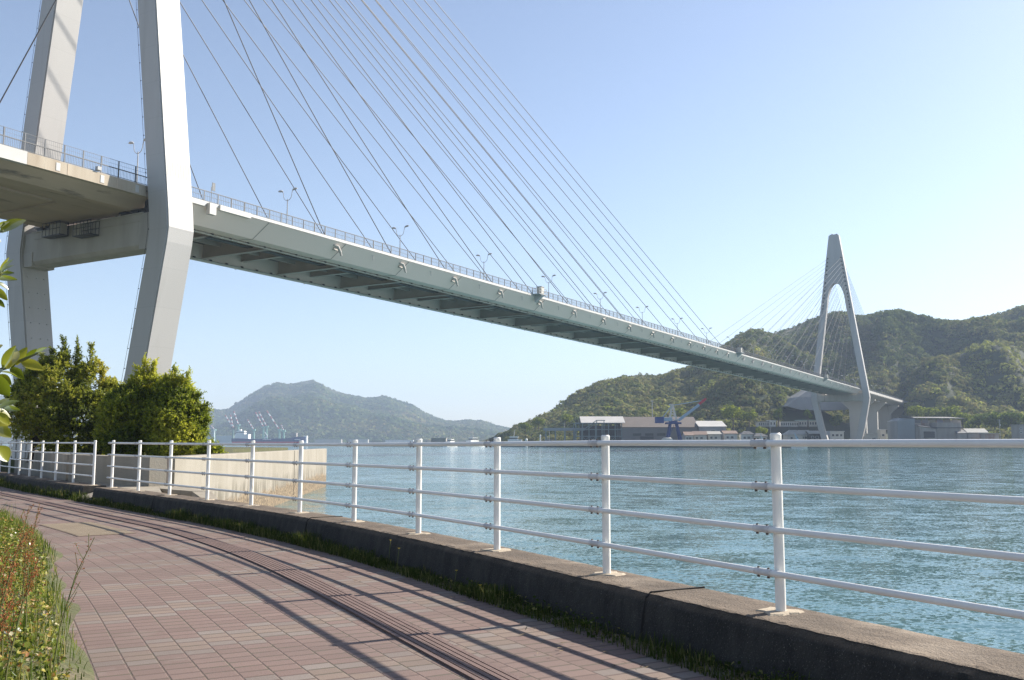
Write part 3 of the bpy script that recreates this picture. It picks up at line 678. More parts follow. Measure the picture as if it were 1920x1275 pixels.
# ------------------------------------------------------------------ ground under the shrubs and the near tower
def ground_mat():
    m, t, b = nt("rough grassy ground"); col = ramp(t, noise(t, 1.2, 6), [(.3, (.10, .085, .05)), (.5, (.075, .085, .03)), (.7, (.14, .115, .075))])
    col = mixc(t, ramp(t, noise(t, 30, 4), [(.4, 0.0), (.7, .6)]), col, (.045, .05, .02)); t.links.new(col, b.inputs["Base Color"]); b.inputs["Roughness"].default_value = 1
    bump(t, noise(t, 14, 6), b, .7, .05); return m
GROUND = ground_mat()
def polyslab(name, pts, z0, z1, mt, kind="structure"):
    m = MB(); m.loft([[(x, y, z0) for x, y in pts], [(x, y, z1) for x, y in pts]]); return tag(m.build(name, mt), kind=kind)
polyslab("ground", [(-10.1, 27.0), (-12.8, 62), (-22, 74), (-31, 104), (-33, 138), (-60, 172), (-300, 190), (-300, 60), (-60, 60), (-27.6, 52), (-13.95, 30.4)], -2.6, .75, GROUND)
# verge on the landward side of the path
Lv = np.arange(0, LEND, .25); uu = np.linspace(0, 1, 22); lv = loff(Lv)
OFF = lv[:, None] + .12 - uu[None] ** 1.5 * 16
XY = along(np.repeat(Lv[:, None], 22, 1), np.clip(OFF, -60, 0)); dd = (lv[:, None] + .12 - OFF)
Zv = -.03 + .42 * (1 - np.exp(-dd / 1.1)) + dd * .02
V = np.concatenate([XY, Zv[..., None]], -1).reshape(-1, 3); V[:, 2] += fbm(V[:, 0] * .8, V[:, 1] * .8, 3) * .08
tag(quads_mesh("verge", V, grid_quads(len(Lv), 22), GROUND, smooth=True), kind="structure")

# ------------------------------------------------------------------ sea
def sea_mat():
    m, t, b = nt("strait water"); tc = nd(t, "ShaderNodeNewGeometry")
    def nz(scale, stretch, detail, rot=0.35, dist=0.0):
        mp = nd(t, "ShaderNodeMapping"); mp.inputs[2].default_value = (0, 0, rot); mp.inputs[3].default_value = stretch; t.links.new(tc.outputs["Position"], mp.inputs[0])
        n = nd(t, "ShaderNodeTexNoise"); n.inputs["Scale"].default_value = scale; n.inputs["Detail"].default_value = detail; n.inputs["Roughness"].default_value = .6; n.inputs["Distortion"].default_value = dist
        t.links.new(mp.outputs[0], n.inputs[0]); return n.outputs[0]
    big = nz(.022, (1, 2.2, 1), 4, .2, .6); mid = nz(.09, (1, 2.0, 1), 4, .5, .4)
    col = mixc(t, ramp(t, big, [(.36, 0.0), (.64, 1.0)]), (.062, .145, .158), (.080, .168, .178)); b.inputs["Roughness"].default_value = .07; b.inputs["IOR"].default_value = 1.333
    col = mixc(t, ramp(t, mid, [(.55, 0.0), (.75, .35)]), col, (.045, .12, .125))
    t.links.new(col, b.inputs["Base Color"])
    def wv(scale, stretch, amp, rot):                     # wavelet slopes, read straight from noise
        mp = nd(t, "ShaderNodeMapping"); mp.inputs[2].default_value = (0, 0, rot); mp.inputs[3].default_value = stretch; t.links.new(tc.outputs["Position"], mp.inputs[0])
        n = nd(t, "ShaderNodeTexNoise"); n.inputs["Scale"].default_value = scale; n.inputs["Detail"].default_value = 2; t.links.new(mp.outputs[0], n.inputs[0])
        v = nd(t, "ShaderNodeVectorMath", operation='SUBTRACT'); v.inputs[1].default_value = (.5, .5, .5); t.links.new(n.outputs[1], v.inputs[0])
        k = nd(t, "ShaderNodeVectorMath", operation='MULTIPLY'); k.inputs[1].default_value = (amp, amp, 0); t.links.new(v.outputs[0], k.inputs[0]); return k.outputs[0]
    def vadd(a, c):
        n = nd(t, "ShaderNodeVectorMath", operation='ADD')
        for i, x in enumerate((a, c)):
            if isinstance(x, tuple): n.inputs[i].default_value = x
            else: t.links.new(x, n.inputs[i])
        return n.outputs[0]
    calm = ramp(t, nz(.03, (1, 3.2, 1), 4, .12, .8), [(.40, .5), (.60, 1.0)])
    w = vadd(vadd(wv(.45, (1, 1.6, 1), .45, .3), wv(3.6, (1, 1.6, 1), .52, .5)), wv(9.5, (1, 1.3, 1), .74, .1))
    sc_ = nd(t, "ShaderNodeVectorMath", operation='SCALE'); t.links.new(w, sc_.inputs[0]); t.links.new(calm, sc_.inputs[3])
    nn = nd(t, "ShaderNodeVectorMath", operation='NORMALIZE'); t.links.new(vadd(sc_.outputs[0], (0, 0, 1)), nn.inputs[0]); t.links.new(nn.outputs[0], b.inputs["Normal"]); return m
m = MB(); m.add([(-3400, -60, -1.4), (3400, -60, -1.4), (3400, 5600, -1.4), (-3400, 5600, -1.4)], [(0, 1, 2, 3)]); tag(m.build("sea", sea_mat()), kind="structure")
# ------------------------------------------------------------------ far shore: land, hills, forest
def interp_px(tab):
    t = np.array(tab, float); return lambda x: np.interp(x, t[:, 0], t[:, 1])
ridge_r = interp_px([(700, 828), (900, 826), (955, 806), (968, 796), (1000, 785), (1035, 772), (1060, 757), (1080, 742), (1105, 727), (1130, 717), (1165, 706), (1200, 700), (1225, 703), (1250, 702), (1280, 695), (1300, 688), (1335, 668), (1370, 646), (1400, 625), (1414, 620), (1440, 622), (1455, 624), (1480, 617), (1510, 605), (1540, 593), (1570, 587), (1582, 585), (1600, 590), (1620, 594), (1640, 593), (1655, 589), (1675, 584), (1692, 582), (1710, 585), (1740, 594), (1770, 601), (1795, 604), (1830, 602), (1860, 597), (1890, 589), (1920, 579), (2000, 560), (2150, 540), (2600, 560)])
dist_r = interp_px([(700, 760), (960, 720), (1100, 840), (1200, 900), (1400, 960), (1500, 1050), (1700, 1150), (1920, 1150), (2600, 1100)])
SHORE = interp_px([(700, 980), (900, 780), (960, 640), (1040, 575), (1140, 548), (1300, 540), (1560, 528), (1700, 505), (1920, 470), (2600, 430)])
HF = mat("hill soil and scrub", (.030, .042, .016), (.055, .058, .026), .03, 1.0, bmp=.4, bscale=.4)
xs = np.arange(700, 2600, 6.0); ts = np.concatenate([np.linspace(0, 1, 110), [1.02, 1.06, 1.12, 1.2, 1.35]])
XX, TT = np.meshgrid(xs, ts, indexing='ij')
Yr = dist_r(XX); Ys = SHORE(XX) + 4; YY = Ys + (Yr - Ys) * TT
def px2X(px, Y): return (px - PX) / F * Y * math.cos(TILT)
GX = px2X(XX, YY)
zr = np.array([at(x, ridge_r(x) + 2.2, dist_r(x))[2] for x in xs])[:, None]
def hill_z(px, t, Y):
    zr_ = np.interp(px, xs, zr[:, 0]); X = px2X(px, Y); tt = np.clip(t, 0, 1)
    base = np.clip((tt - .13) / .87, 0, 1); p = .55 * base ** 1.15 + .45 * (base * base * (3 - 2 * base))
    env = np.clip(base * 5, 0, 1) * np.clip((1 - tt) * 5, 0, 1)
    sp = fbm(X / 95 + 5, Y / 150, 4) * .30 + (1 - np.abs(fbm(X / 130, Y / 260 + 3, 3)) * 2.2) * .10
    bumps = .22 * np.exp(-((px - 1765) / 75) ** 2 - ((tt - .36) / .10) ** 2) + .13 * np.exp(-((px - 1890) / 60) ** 2 - ((tt - .42) / .12) ** 2) + .14 * np.exp(-((px - 1690) / 40) ** 2 - ((tt - .62) / .1) ** 2) - .10 * np.exp(-((px - 1700) / 25) ** 2 - ((tt - .35) / .2) ** 2)
    z = .9 + (zr_ - .9) * (p + env * (sp * 1.15 + bumps))
    lim = np.where(tt < .985, (zr_ - EYE) * .985 / np.interp(px, xs, dist_r(xs)) * Y + EYE, 1e9)
    z = np.minimum(z, lim); z = np.where(t > 1, zr_ * (1 - (t - 1) * 1.6), z)
    mk = np.exp(-((px - 1652) / 44.0) ** 4) * np.clip((.42 - tt) / .08, 0, 1); z = z * (1 - mk) + np.minimum(z, 1 + np.maximum(0, tt - .1) * 55) * mk
    return np.maximum(z, .85)
GZ = hill_z(XX, TT, YY)
V = np.stack([GX, YY, GZ], -1).reshape(-1, 3)
tag(quads_mesh("hills", V, grid_quads(len(xs), len(ts)), HF, smooth=True), kind="structure")
m = MB(); sx = np.arange(700, 2601, 20.0)                # shore strip and quay in front of the hills
m.loft([[(px2X(x, SHORE(x)), SHORE(x), -2.4), (px2X(x, SHORE(x)), SHORE(x), .7), (px2X(x, SHORE(x) + 14), SHORE(x) + 14, .9), (px2X(x, SHORE(x) + 14), SHORE(x) + 14, -2.4)] for x in sx], True, True)
tag(m.build("far_shore", mat("quay stone", (.09, .085, .075), (.055, .055, .05), .3, .9)), kind="structure")
mb = MB(); p = at(1865, 840, 488); mb.loft([[(p[0] - 9, 487.0, -2), (p[0] + 8, 481, -2), (p[0] + 8, 490, -2), (p[0] - 9, 494, -2)], [(p[0] - 8, 489.2, .1), (p[0] + 6, 483.6, -.2), (p[0] + 7, 489, .8), (p[0] - 8, 493, .8)]])
tag(mb.build("beach", mat("sand", (.42, .35, .2), (.35, .29, .17), .5)), kind="structure")

def crown_template(n, seed, flat=.75):
    rg = np.random.default_rng(seed); d = unit(rg.normal(size=(n * 2, 3))); d = d[d[:, 2] > -.45][:n]
    k = 3 + seed % 3; lob = unit(rg.normal(size=(k, 3)) * [1, 1, .6]); r = .72 + .30 * np.max(np.clip(d @ lob.T, 0, 1) ** 3, axis=1) + rg.normal(size=len(d)) * .07
    return d * r[:, None] * [1, 1, flat], unit(d + rg.normal(size=d.shape) * .2)
def forest(name, P, rad, tint, mt, npl, leaf, seed, flat=.8):
    rg = np.random.default_rng(seed); Vs, Qs, Ts = [], [], []; base = 0
    T = [crown_template(npl, seed * 10 + k, flat) for k in range(9)]
    pick = rg.integers(0, 9, len(P))
    for k in range(9):
        I = np.where(pick == k)[0]
        if len(I) == 0: continue
        tp, tn = T[k]; a = rg.uniform(0, 2 * np.pi, len(I)); ca, sa = np.cos(a)[:, None], np.sin(a)[:, None]
        hs = rg.uniform(.8, 1.45, len(I))[:, None]
        def rot(q): return np.stack([q[None, :, 0] * ca - q[None, :, 1] * sa, q[None, :, 0] * sa + q[None, :, 1] * ca, np.repeat(q[None, :, 2], len(I), 0)], -1)
        pp = rot(tp); pp[..., 2] *= hs; pp = P[I][:, None] + pp * rad[I][:, None, None]; nn = rot(tn)
        L = (rad[I][:, None] * leaf * rg.uniform(.6, 1.25, (len(I), len(tp)))).ravel()
        v, q = card_quads(pp.reshape(-1, 3), unit(nn.reshape(-1, 3)), L, rg)
        Vs.append(v); Qs.append(q + base); base += len(v); Ts.append(np.repeat(tint[I], len(tp) * 4))
    return quads_mesh(name, np.concatenate(Vs), np.concatenate(Qs), mt, tint=np.concatenate(Ts))
FOREST2 = leafmat("distant foliage", [(.0, (.024, .050, .020)), (.28, (.045, .080, .026)), (.48, (.08, .115, .034)), (.66, (.125, .145, .042)), (.80, (.16, .13, .06)), (.92, (.22, .23, .06)), (1.0, (.28, .29, .08))], True, .25)
FOREST = leafmat("hillside foliage", [(.0, (.08, .11, .055)), (.22, (.12, .15, .065)), (.42, (.185, .20, .085)), (.58, (.24, .205, .115)), (.72, (.25, .26, .10)), (.88, (.37, .38, .12)), (1.0, (.46, .45, .16))], True, .38)
rg = np.random.default_rng(11); n = 17500
px = rg.uniform(930, 1990, n * 3); t = rg.uniform(.10, 1.03, n * 3); Y = SHORE(px) + 4 + (dist_r(px) - SHORE(px) - 4) * t
keep = rg.random(n * 3) < np.clip(Y / 1100, 0, 1) ** .6; px, t, Y = px[keep][:n], t[keep][:n], Y[keep][:n]
keep = ~((t < .17) & (px > 1010) & (px < 1640)) & ~((px > 1470) & (px < 1614) & (t > .13) & (t < .27)) & ~((px > 1606) & (px < 1700) & (t < .37)); px, t, Y = px[keep], t[keep], Y[keep]
P = np.stack([px2X(px, Y), Y, hill_z(px, t, Y)], 1)
big = fbm(P[:, 0] / 60, P[:, 1] / 80, 3); rad = np.clip(2.3 + 3.4 * rg.random(len(P)) ** 3 + 2.1 * big, 1.5, 6.8) * np.where(t > .93, .55, 1) * np.clip(.45 + (px - 930) / 260, .5, 1)
P[:, 2] += rad * .12
ex_n = 620; epx = np.concatenate([rg.uniform(1700, 1990, 420), rg.uniform(955, 1165, 200)]); et = np.concatenate([rg.uniform(.05, .27, 420), rg.uniform(.09, .2, 200)]); eY = SHORE(epx) + 4 + (dist_r(epx) - SHORE(epx) - 4) * et
eP = np.stack([px2X(epx, eY), eY, hill_z(epx, et, eY)], 1); er = np.where(epx > 1600, rg.uniform(3.5, 6.5, 620), rg.uniform(2, 3.8, 620)); eP[:, 2] += er * .5
tint = np.clip(.36 + .75 * fbm(P[:, 0] / 110 + 9, P[:, 1] / 150, 2) + .5 * fbm(P[:, 0] / 40 + 3, P[:, 1] / 55, 3) + rg.normal(size=len(P)) * .17 + np.where(t < .22, .14, 0), 0, 1)
P = np.concatenate([P, eP]); rad = np.concatenate([rad, er]); tint = np.concatenate([tint, np.clip(rg.normal(.62, .18, 620), 0, 1)])
tag(forest("hillside_forest", P, rad, tint, FOREST, 66, .25, 5), "mixed green forest covering the steep hills across the strait", "forest", kind="stuff")

# far mountain
ridge_l = interp_px([(-600, 800), (-200, 760), (0, 740), (200, 765), (330, 772), (385, 770), (420, 770), (432, 767), (450, 755), (470, 741), (500, 722), (520, 717), (541, 719), (560, 715), (583, 711), (600, 719), (620, 730), (650, 738), (680, 744), (700, 744), (720, 741), (740, 749), (770, 757), (790, 770), (810, 780), (835, 788), (855, 788.5), (880, 786.5), (905, 790), (925, 797), (950, 803), (1000, 812), (1100, 826)])
xs2 = np.arange(-600, 1100, 7.0); XX, TT = np.meshgrid(xs2, ts, indexing='ij'); YL0, YL1 = 2250.0, 3500.0
zl = np.array([at(x, ridge_l(x) + 1.0, YL1)[2] for x in xs2])
def mount_z(px, t, Y):
    zr_ = np.interp(px, xs2, zl); X = px2X(px, Y); tt = np.clip(t, 0, 1); base = np.clip((tt - .04) / .96, 0, 1); env = np.clip(base * 4, 0, 1) * np.clip((1 - tt) * 4, 0, 1)
    p = .6 * base + .4 * base * base * (3 - 2 * base); sp = fbm(X / 330 + 5, Y / 600, 5) * .42 + (1 - np.abs(fbm(X / 420, Y / 900 + 3, 3)) * 2.2) * .12
    fr = 22 * np.exp(-((px - 540) / 120) ** 2 - ((tt - .3) / .12) ** 2) + 12 * np.exp(-((px - 860) / 70) ** 2 - ((tt - .3) / .12) ** 2)
    z = 1 + (zr_ - 1) * (p + env * sp) + fr
    lim = np.where(tt < .985, (zr_ - EYE) * .98 / YL1 * Y + EYE, 1e9); z = np.minimum(z, lim); return np.maximum(np.where(t > 1, zr_ * (1 - (t - 1) * 1.5), z), .8)
YY = YL0 + (YL1 - YL0) * TT
V = np.stack([px2X(XX, YY), YY, mount_z(XX, TT, YY)], -1).reshape(-1, 3)
tag(quads_mesh("mountain", V, grid_quads(len(xs2), len(ts)), HF, smooth=True), kind="structure")
n = 9000; px = rg.uniform(330, 1000, n); t = rg.uniform(.02, 1.0, n); Y = YL0 + (YL1 - YL0) * t
P = np.stack([px2X(px, Y), Y, mount_z(px, t, Y)], 1); rad = rg.uniform(7, 20, n) * np.where(t > .93, .5, 1); P[:, 2] -= rad * .15
tint = np.clip(.38 + .8 * fbm(P[:, 0] / 160 + 9, P[:, 1] / 220, 3) + rg.normal(size=n) * .13, 0, 1)
tag(forest("mountain_forest", P, rad, tint, FOREST2, 36, .32, 6, .55), "hazy forest covering the distant mountain beyond the shipyard", "forest", kind="stuff")
m = MB(); m.loft([[(px2X(x, 2230.0), 2230.0, -2), (px2X(x, 2230.0), 2230.0, 1.2), (px2X(x, 2270.0), 2270.0, 1.4), (px2X(x, 2270.0), 2270.0, -2)] for x in (-600, 200, 700, 1100)])
tag(m.build("distant_shore", mat("distant quay", (.28, .26, .22), (.2, .19, .17), .02)), kind="structure")

# ------------------------------------------------------------------ single trees at the foot of the hill
BARK = mat("bark", (.09, .07, .05), (.06, .045, .035), 3, .9)
TREE = leafmat("broadleaf foliage", [(.0, (.05, .08, .022)), (.35, (.10, .14, .03)), (.6, (.19, .22, .045)), (.85, (.32, .35, .06)), (1, (.42, .43, .09))], True, .4)
def far_tree(pxc, pyb, Y, h, w, tnt, label, seed, nl=900, grp="single trees at the foot of the far hill"):
    rg = np.random.default_rng(seed); b = at(pxc, pyb, Y); t_ = thing("broadleaf_tree", label, "tree", b, 0, grp)
    m = MB(); m.tube([(0, 0, -1), (.1, 0, h * .3), (0, .1, h * .7)], [h * .035, h * .025, h * .012], 7)
    for k in range(4): a = k * 1.6 + seed; m.tube([(0, 0, h * .35), (math.cos(a) * w * .25, math.sin(a) * w * .25, h * .65)], [h * .015, h * .006], 5)
    m.build("trunk", BARK, t_, smooth=True)
    Ps, Ns = [], []; nb = 6
    for k in range(nb):
        c = np.array([rg.uniform(-.28, .28) * w, rg.uniform(-.28, .28) * w, h * rg.uniform(.45, .78)]) if k else np.array([0, 0, h * .66]); r = w * rg.uniform(.2, .32)
        d = unit(rg.normal(size=(nl // nb, 3))); Ps.append(c + d * r * rg.uniform(.75, 1.08, (len(d), 1)) * [1, 1, .85]); Ns.append(unit(d + rg.normal(size=d.shape) * .4))
    P = np.concatenate(Ps); N = np.concatenate(Ns); V, Q = card_quads(P, N, rg.uniform(.35, .75, len(P)) * w / 11, rg)
    quads_mesh("crown", V, Q, TREE, t_, tint=np.clip(np.repeat(tnt + rg.normal(size=len(P)) * .1, 4), 0, 1)); return t_
FT = [(1272, 800, 640, 13, 11, .75, "round bright green tree on the slope directly above the harbour crane mast"),
      (1206, 792, 660, 12, 10, .45, "dark green tree rising behind the brown roof, left of the floodlight mast"),
      (1375, 808, 590, 17, 15, .85, "large yellow-green tree right of the pale-roofed warehouse end"),
      (1405, 803, 610, 12, 11, .6, "mid green tree just right of the large yellow-green tree"),
      (1300, 778, 690, 10, 10, .7, "bright tree under the tip of the crane jib"),
      (1350, 772, 720, 14, 13, .9, "tall golden green tree high behind the crane jib tip"),
      (1460, 797, 590, 13, 6, .2, "narrow dark conifer-like tree before the pale terrace buildings"),
      (1515, 800, 585, 13, 6, .15, "dark narrow tree left of the far tower leg on the terrace"),
      (1412, 782, 640, 6, 5, .95, "small lime green tree alone on the slope above the terrace"),
      (1565, 808, 575, 10, 11, .3, "dark bush-like tree between the two legs of the far tower"),
      (1718, 795, 600, 12, 13, .75, "pale green tree immediately right of the viaduct end"),
      (1745, 797, 590, 11, 13, .65, "round tree behind the left half of the rusty factory roof"),
      (1778, 798, 590, 12, 14, .6, "broad tree behind the right half of the rusty factory roof"),
      (1806, 812, 580, 14, 13, .7, "yellowish tree rising at the right gable of the rusty factory"),
      (1836, 815, 570, 14, 14, .4, "dark broad tree behind the low sheds right of the factory"),
      (1866, 818, 560, 15, 14, .35, "dark tree behind the wooden utility pole"),
      (1898, 818, 555, 16, 15, .3, "dark tree at the right edge of the picture behind the small white-striped building"),
      (1010, 806, 640, 9, 9, .5, "green tree on the headland left of the grey crane gantry"),
      (985, 812, 650, 8, 9, .45, "dark tree at the tip of the wooded headland"),
      (1060, 800, 640, 9, 10, .8, "light green tree behind the grey crane gantry"),
      (1140, 786, 680, 10, 12, .85, "bright tree line clump behind the steel frame shed roof"),
      (1430, 820, 560, 6, 8, .9, "low yellow shrub tree beside the white post of the railing")]
for i, (a, b, c, h, w, tn, lb) in enumerate(FT): far_tree(a, b, c, h, w, tn, lb, 40 + i)
# ------------------------------------------------------------------ buildings and machines of the far shore
GLASS = mat("dark window glass", (.05, .06, .07), (.07, .08, .09), 1, .15)
def wallm(n, c, k=.85): return mat(n, c, tuple(x * k for x in c), .15, .8, (1, 1, .2))
ROOF_L = wallm("pale grey sheet roof", (.50, .48, .45)); ROOF_B = wallm("brown sheet roof", (.155, .125, .105)); WALL_G = wallm("grey sheet wall", (.20, .19, .185)); WALL_BG = wallm("blue grey sheet wall", (.26, .28, .30))
CREAM = wallm("cream wall", (.55, .52, .46)); WHITEW = wallm("white wall", (.66, .65, .62)); TILE_R = wallm("red brown tiles", (.27, .19, .15)); TILE_G = wallm("grey tiles", (.20, .195, .19)); TILE_L = wallm("light tiles", (.42, .40, .36)); TILE_D = wallm("dark tiles", (.11, .11, .115))
STEELF = wallm("grey green frame steel", (.20, .24, .235)); BLUE = wallm("deep blue crane paint", (.03, .055, .20)); LBLUE = wallm("light blue crane paint", (.33, .42, .52)); LATT = wallm("pale lattice steel", (.58, .54, .49)); RED = wallm("signal red paint", (.50, .035, .05)); WPAINT = wallm("white ship paint", (.72, .72, .70)); NAVY = wallm("navy hull", (.03, .055, .16)); GREENP = wallm("green crane paint", (.16, .34, .27))
RW2_ = wallm("grey plates", (.26, .25, .24))
def gable(m, x0, x1, y0, y1, ze, zr, ov=.5, mi=0, th=.25):
    ym = (y0 + y1) / 2
    for ya, yb in ((y0 - ov, ym), (y1 + ov, ym)):
        s = 1 if ya < yb else -1; zl = ze - ov * (zr - ze) / (ym - y0)
        r = [[(x, ya, zl), (x, yb, zr), (x, yb, zr + th), (x, ya, zl + th)][::s] for x in (x0 - ov, x1 + ov)]; m.loft(r, True, True, mi)
def building(name, label, cat, pxl, pxr, Y, depth, ze, zr, wm, rm, rz=0.0, wins=(), grp=None, base=.85, hip=False, doors=(), extra=None):
    """box building seen from the strait: front wall between photograph pixels pxl and pxr at depth Y; eaves ze and ridge zr above the sea path level"""
    x0, x1 = px2X(pxl, Y), px2X(pxr, Y); cx = (x0 + x1) / 2; w = x1 - x0; t = thing(name, label, cat, (cx, Y, base), rz, grp); hx = w / 2; h = ze - base; g = zr - base
    m = MB(); m.box((0, depth / 2, h / 2 - .5), (w, depth, h + 1))
    if zr > ze and not hip:
        for x in (-hx, hx): m.loft([[(x - .001 * 0, 0, h), (x, depth, h), (x, depth / 2, g)], [(x * .985, 0, h), (x * .985, depth, h), (x * .985, depth / 2, g)]])
    m.build("wall", wm, t)
    m = MB()
    if hip:
        o = .7; m.loft([[(-hx - o, -o, h), (hx + o, -o, h), (hx + o, depth + o, h), (-hx - o, depth + o, h)], [(-hx * .45, depth * .45, g), (hx * .45, depth * .45, g), (hx * .45, depth * .55, g), (-hx * .45, depth * .55, g)]])
    elif zr > ze: gable(m, -hx, hx, 0, depth, h, g)
    else: m.box((0, depth / 2, h + .2), (w + .8, depth + .8, .4))
    m.build("roof", rm, t)
    for (fx, fz, ww, wh) in wins:
        m = MB(); m.box((-hx + fx * w, -.05, fz * h), (ww + .3, .12, wh + .3), mi=1); m.box((-hx + fx * w, -.1, fz * h), (ww, .1, wh)); m.build("window", [GLASS, WHITEW], t)
    for (fx, ww, wh) in doors:
        m = MB(); m.box((-hx + fx * w, -.06, wh / 2), (ww, .14, wh)); m.build("door", DARKM, t)
    if extra: extra(t, w, h, depth)
    return t
def wh_extra(t, w, h, d):
    for fx, ww in ((.32, 5.5), (.45, 5.5), (.56, 3), (.68, 5.5), (.82, 5.5)):
        m = MB(); dz = (14.6 - 9.2); y = d * .2
        m.loft([[(-w / 2 + fx * w - ww / 2 + sx * ww, y - .8, h + dz * (y - .8) / (d / 2) + .35), (-w / 2 + fx * w - ww / 2 + sx * ww, y + .9, h + dz * (y + .9) / (d / 2) + .35), (-w / 2 + fx * w - ww / 2 + sx * ww, y + .9, h + dz * (y + .9) / (d / 2) + .2), (-w / 2 + fx * w - ww / 2 + sx * ww, y - .8, h + dz * (y - .8) / (d / 2) + .2)] for sx in (0, 1)]); m.build("skylight", WPAINT, t)
    for fx in (.2, .36, .52):
        m = MB(); m.box((-w / 2 + fx * w, -.08, h * .55), (5, .16, 1.5)); m.build("vent", DECK_DARK, t)
building("warehouse", "long brown-roofed grey warehouse behind the blue harbour crane", "warehouse", 1166, 1309, 565, 30, 10.6, 17.0, WALL_G, ROOF_B, doors=((.33, 8, 4.2),), extra=wh_extra)
building("warehouse_annex", "pale-roofed blue grey shed at the right end of the brown warehouse", "warehouse", 1312, 1362, 562, 26, 10.9, 14.4, WALL_BG, ROOF_L, wins=((.5, .62, 2.6, 3.4),), base=.85)
# open steel frame shed
fs = thing("steel_frame_shed", "open steel frame shed with a pale pitched roof left of the brown warehouse", "shed", (px2X(1126, 565), 565, .85))
X = lambda p: px2X(p, 565) - px2X(1126, 565)
m = MB(); gable(m, X(1092), X(1170), 0, 22, 12.5, 16.3, .8); m.build("roof", ROOF_L, fs)
m = MB()
for p in np.linspace(1080, 1166, 8):
    for y in (0, 22): m.beam((X(p), y, -.5), (X(p), y, 12.5), .55)
    m.beam((X(p), 0, 12.4), (X(p), 22, 12.4), .4)
for z in (4.3, 8.4, 12.3):
    for y in (0, 22): m.beam((X(1080), y, z), (X(1166), y, z), .5)
for a, b in ((1092, 1105), (1105, 1117), (1130, 1142), (1142, 1154)): m.beam((X(a), 0, 0), (X(b), 0, 4.3), .25); m.beam((X(b), 0, 0), (X(a), 0, 4.3), .25)
m.beam((X(1095), -3, 8.5), (X(1118), -3, 13.8), .45); m.beam((X(1118), -3, 13.8), (X(1134), -3, 13.8), .45); m.beam((X(1099), -3, 8.0), (X(1120), -3, 13.0), .3); m.beam((X(1118), -3, 0), (X(1118), -3, 13.8), .4); m.beam((X(1132), -3, 0), (X(1132), -3, 13.8), .4)
m.build("frame", STEELF, fs)
m = MB(); m.box((X(1128), 20, 5.5), (X(1164) - X(1092), .4, 11)); m.build("back_wall", DECK_DARK, fs)
gy = thing("crane_gantry", "long low grey crane runway on columns left of the steel frame shed", "crane runway", (px2X(1058, 570), 570, .85)); X = lambda p: px2X(p, 570) - px2X(1058, 570)
m = MB(); m.box(((X(1020) + X(1096)) / 2, 0, 8.6), (X(1096) - X(1020), 1.2, 1.6)); m.box(((X(1020) + X(1096)) / 2, 8, 8.6), (X(1096) - X(1020), 1.2, 1.6)); m.build("girder", WALL_BG, gy)
for p in (1024, 1042, 1060, 1078, 1092):
    m = MB(); m.beam((X(p), 0, -.5), (X(p), 0, 8), .5); m.beam((X(p), 8, -.5), (X(p), 8, 8), .5); m.build("column", STEELF, gy)
# harbour crane
hc = thing("harbour_crane", "blue portal harbour crane with a slanting jib tipped in red", "crane", (px2X(1263, 548), 548, .85)); X = lambda p: px2X(p, 548) - px2X(1263, 548); Z = lambda y: at(1263, y, 548)[2] - .85
for a, b in ((1250, 1257), (1277, 1269)):
    for y in (-4, 4):
        m = MB(); m.beam((X(a), y, 0), (X(b), y * .6, Z(795)), .9); m.beam((X(a), y, 0), (X((a + b) / 2 + (3 if a < b else -3)), y * .6, Z(797)), .3); m.build("leg", BLUE, hc)
m = MB(); m.box((0, 0, Z(793.5)), (X(1276) - X(1249), 7, 1.0)); m.tube([(0, 0, Z(793)), (0, 0, Z(789))], 2.6, 12); m.beam((X(1252), -4, 3), (X(1262), -4, Z(797)), .25); m.beam((X(1274), -4, 3), (X(1264), -4, Z(797)), .25); m.build("portal", BLUE, hc)
m = MB(); m.box((X(1237), 0, Z(787.5)), (4.6, 5, 3.6)); m.box((X(1249), 0, Z(786.5)), (7, 4, 2.2), mi=1); m.build("machine_house", [BLUE, LBLUE], hc)
m = MB()
for y in (-1.6, 1.6):
    m.beam((X(1256), y, Z(789)), (X(1261), y * .4, Z(760)), .7); m.beam((X(1269), y, Z(789)), (X(1263), y * .4, Z(760)), .7)
    for k in range(6):
        z0 = 789 - k * 5; z1 = z0 - 5; f = lambda z, l: (1256 + (789 - z) / 29 * 5) if l else (1269 - (789 - z) / 29 * 6)
        m.beam((X(f(z0, k % 2)), y, Z(z0)), (X(f(z1, (k + 1) % 2)), y * .8, Z(z1)), .36)
m.box((X(1260), 0, Z(759)), (2.6, 1.4, .8)); m.build("mast", LATT, hc)
m = MB()
for y in (-1, 1): m.beam((X(1271), y, Z(788)), (X(1312), y * .5, Z(758)), .75); m.beam((X(1274), y, Z(789)), (X(1313), y * .5, Z(760)), .65)
m.beam((X(1262), 0, Z(760)), (X(1317), 0, Z(751)), .42); m.beam((X(1261), 0, Z(760)), (X(1242), 0, Z(784)), .42); m.build("jib", LBLUE, hc)
m = MB(); m.beam((X(1312), 0, Z(758)), (X(1325), 0, Z(748)), 1.1, 1.3); m.beam((X(1317), 0, Z(752)), (X(1326), 0, Z(747)), .8); m.build("jib_tip", RED, hc)
fm = thing("floodlight_mast", "thin pale floodlight mast on the slope above the brown warehouse", "mast", (px2X(1224, 620), 620, 8)); m = MB(); b0 = at(1224, 795, 620); t0 = at(1224, 752, 620); m.tube([(0, 0, -4), (0, 0, t0[2] - 8)], [.35, .22], 8); m.build("pole", LAMPM, fm); m = MB(); m.box((0, 0, t0[2] - 8), (1.6, .6, .8)); m.build("lamp_head", LAMPM, fm)
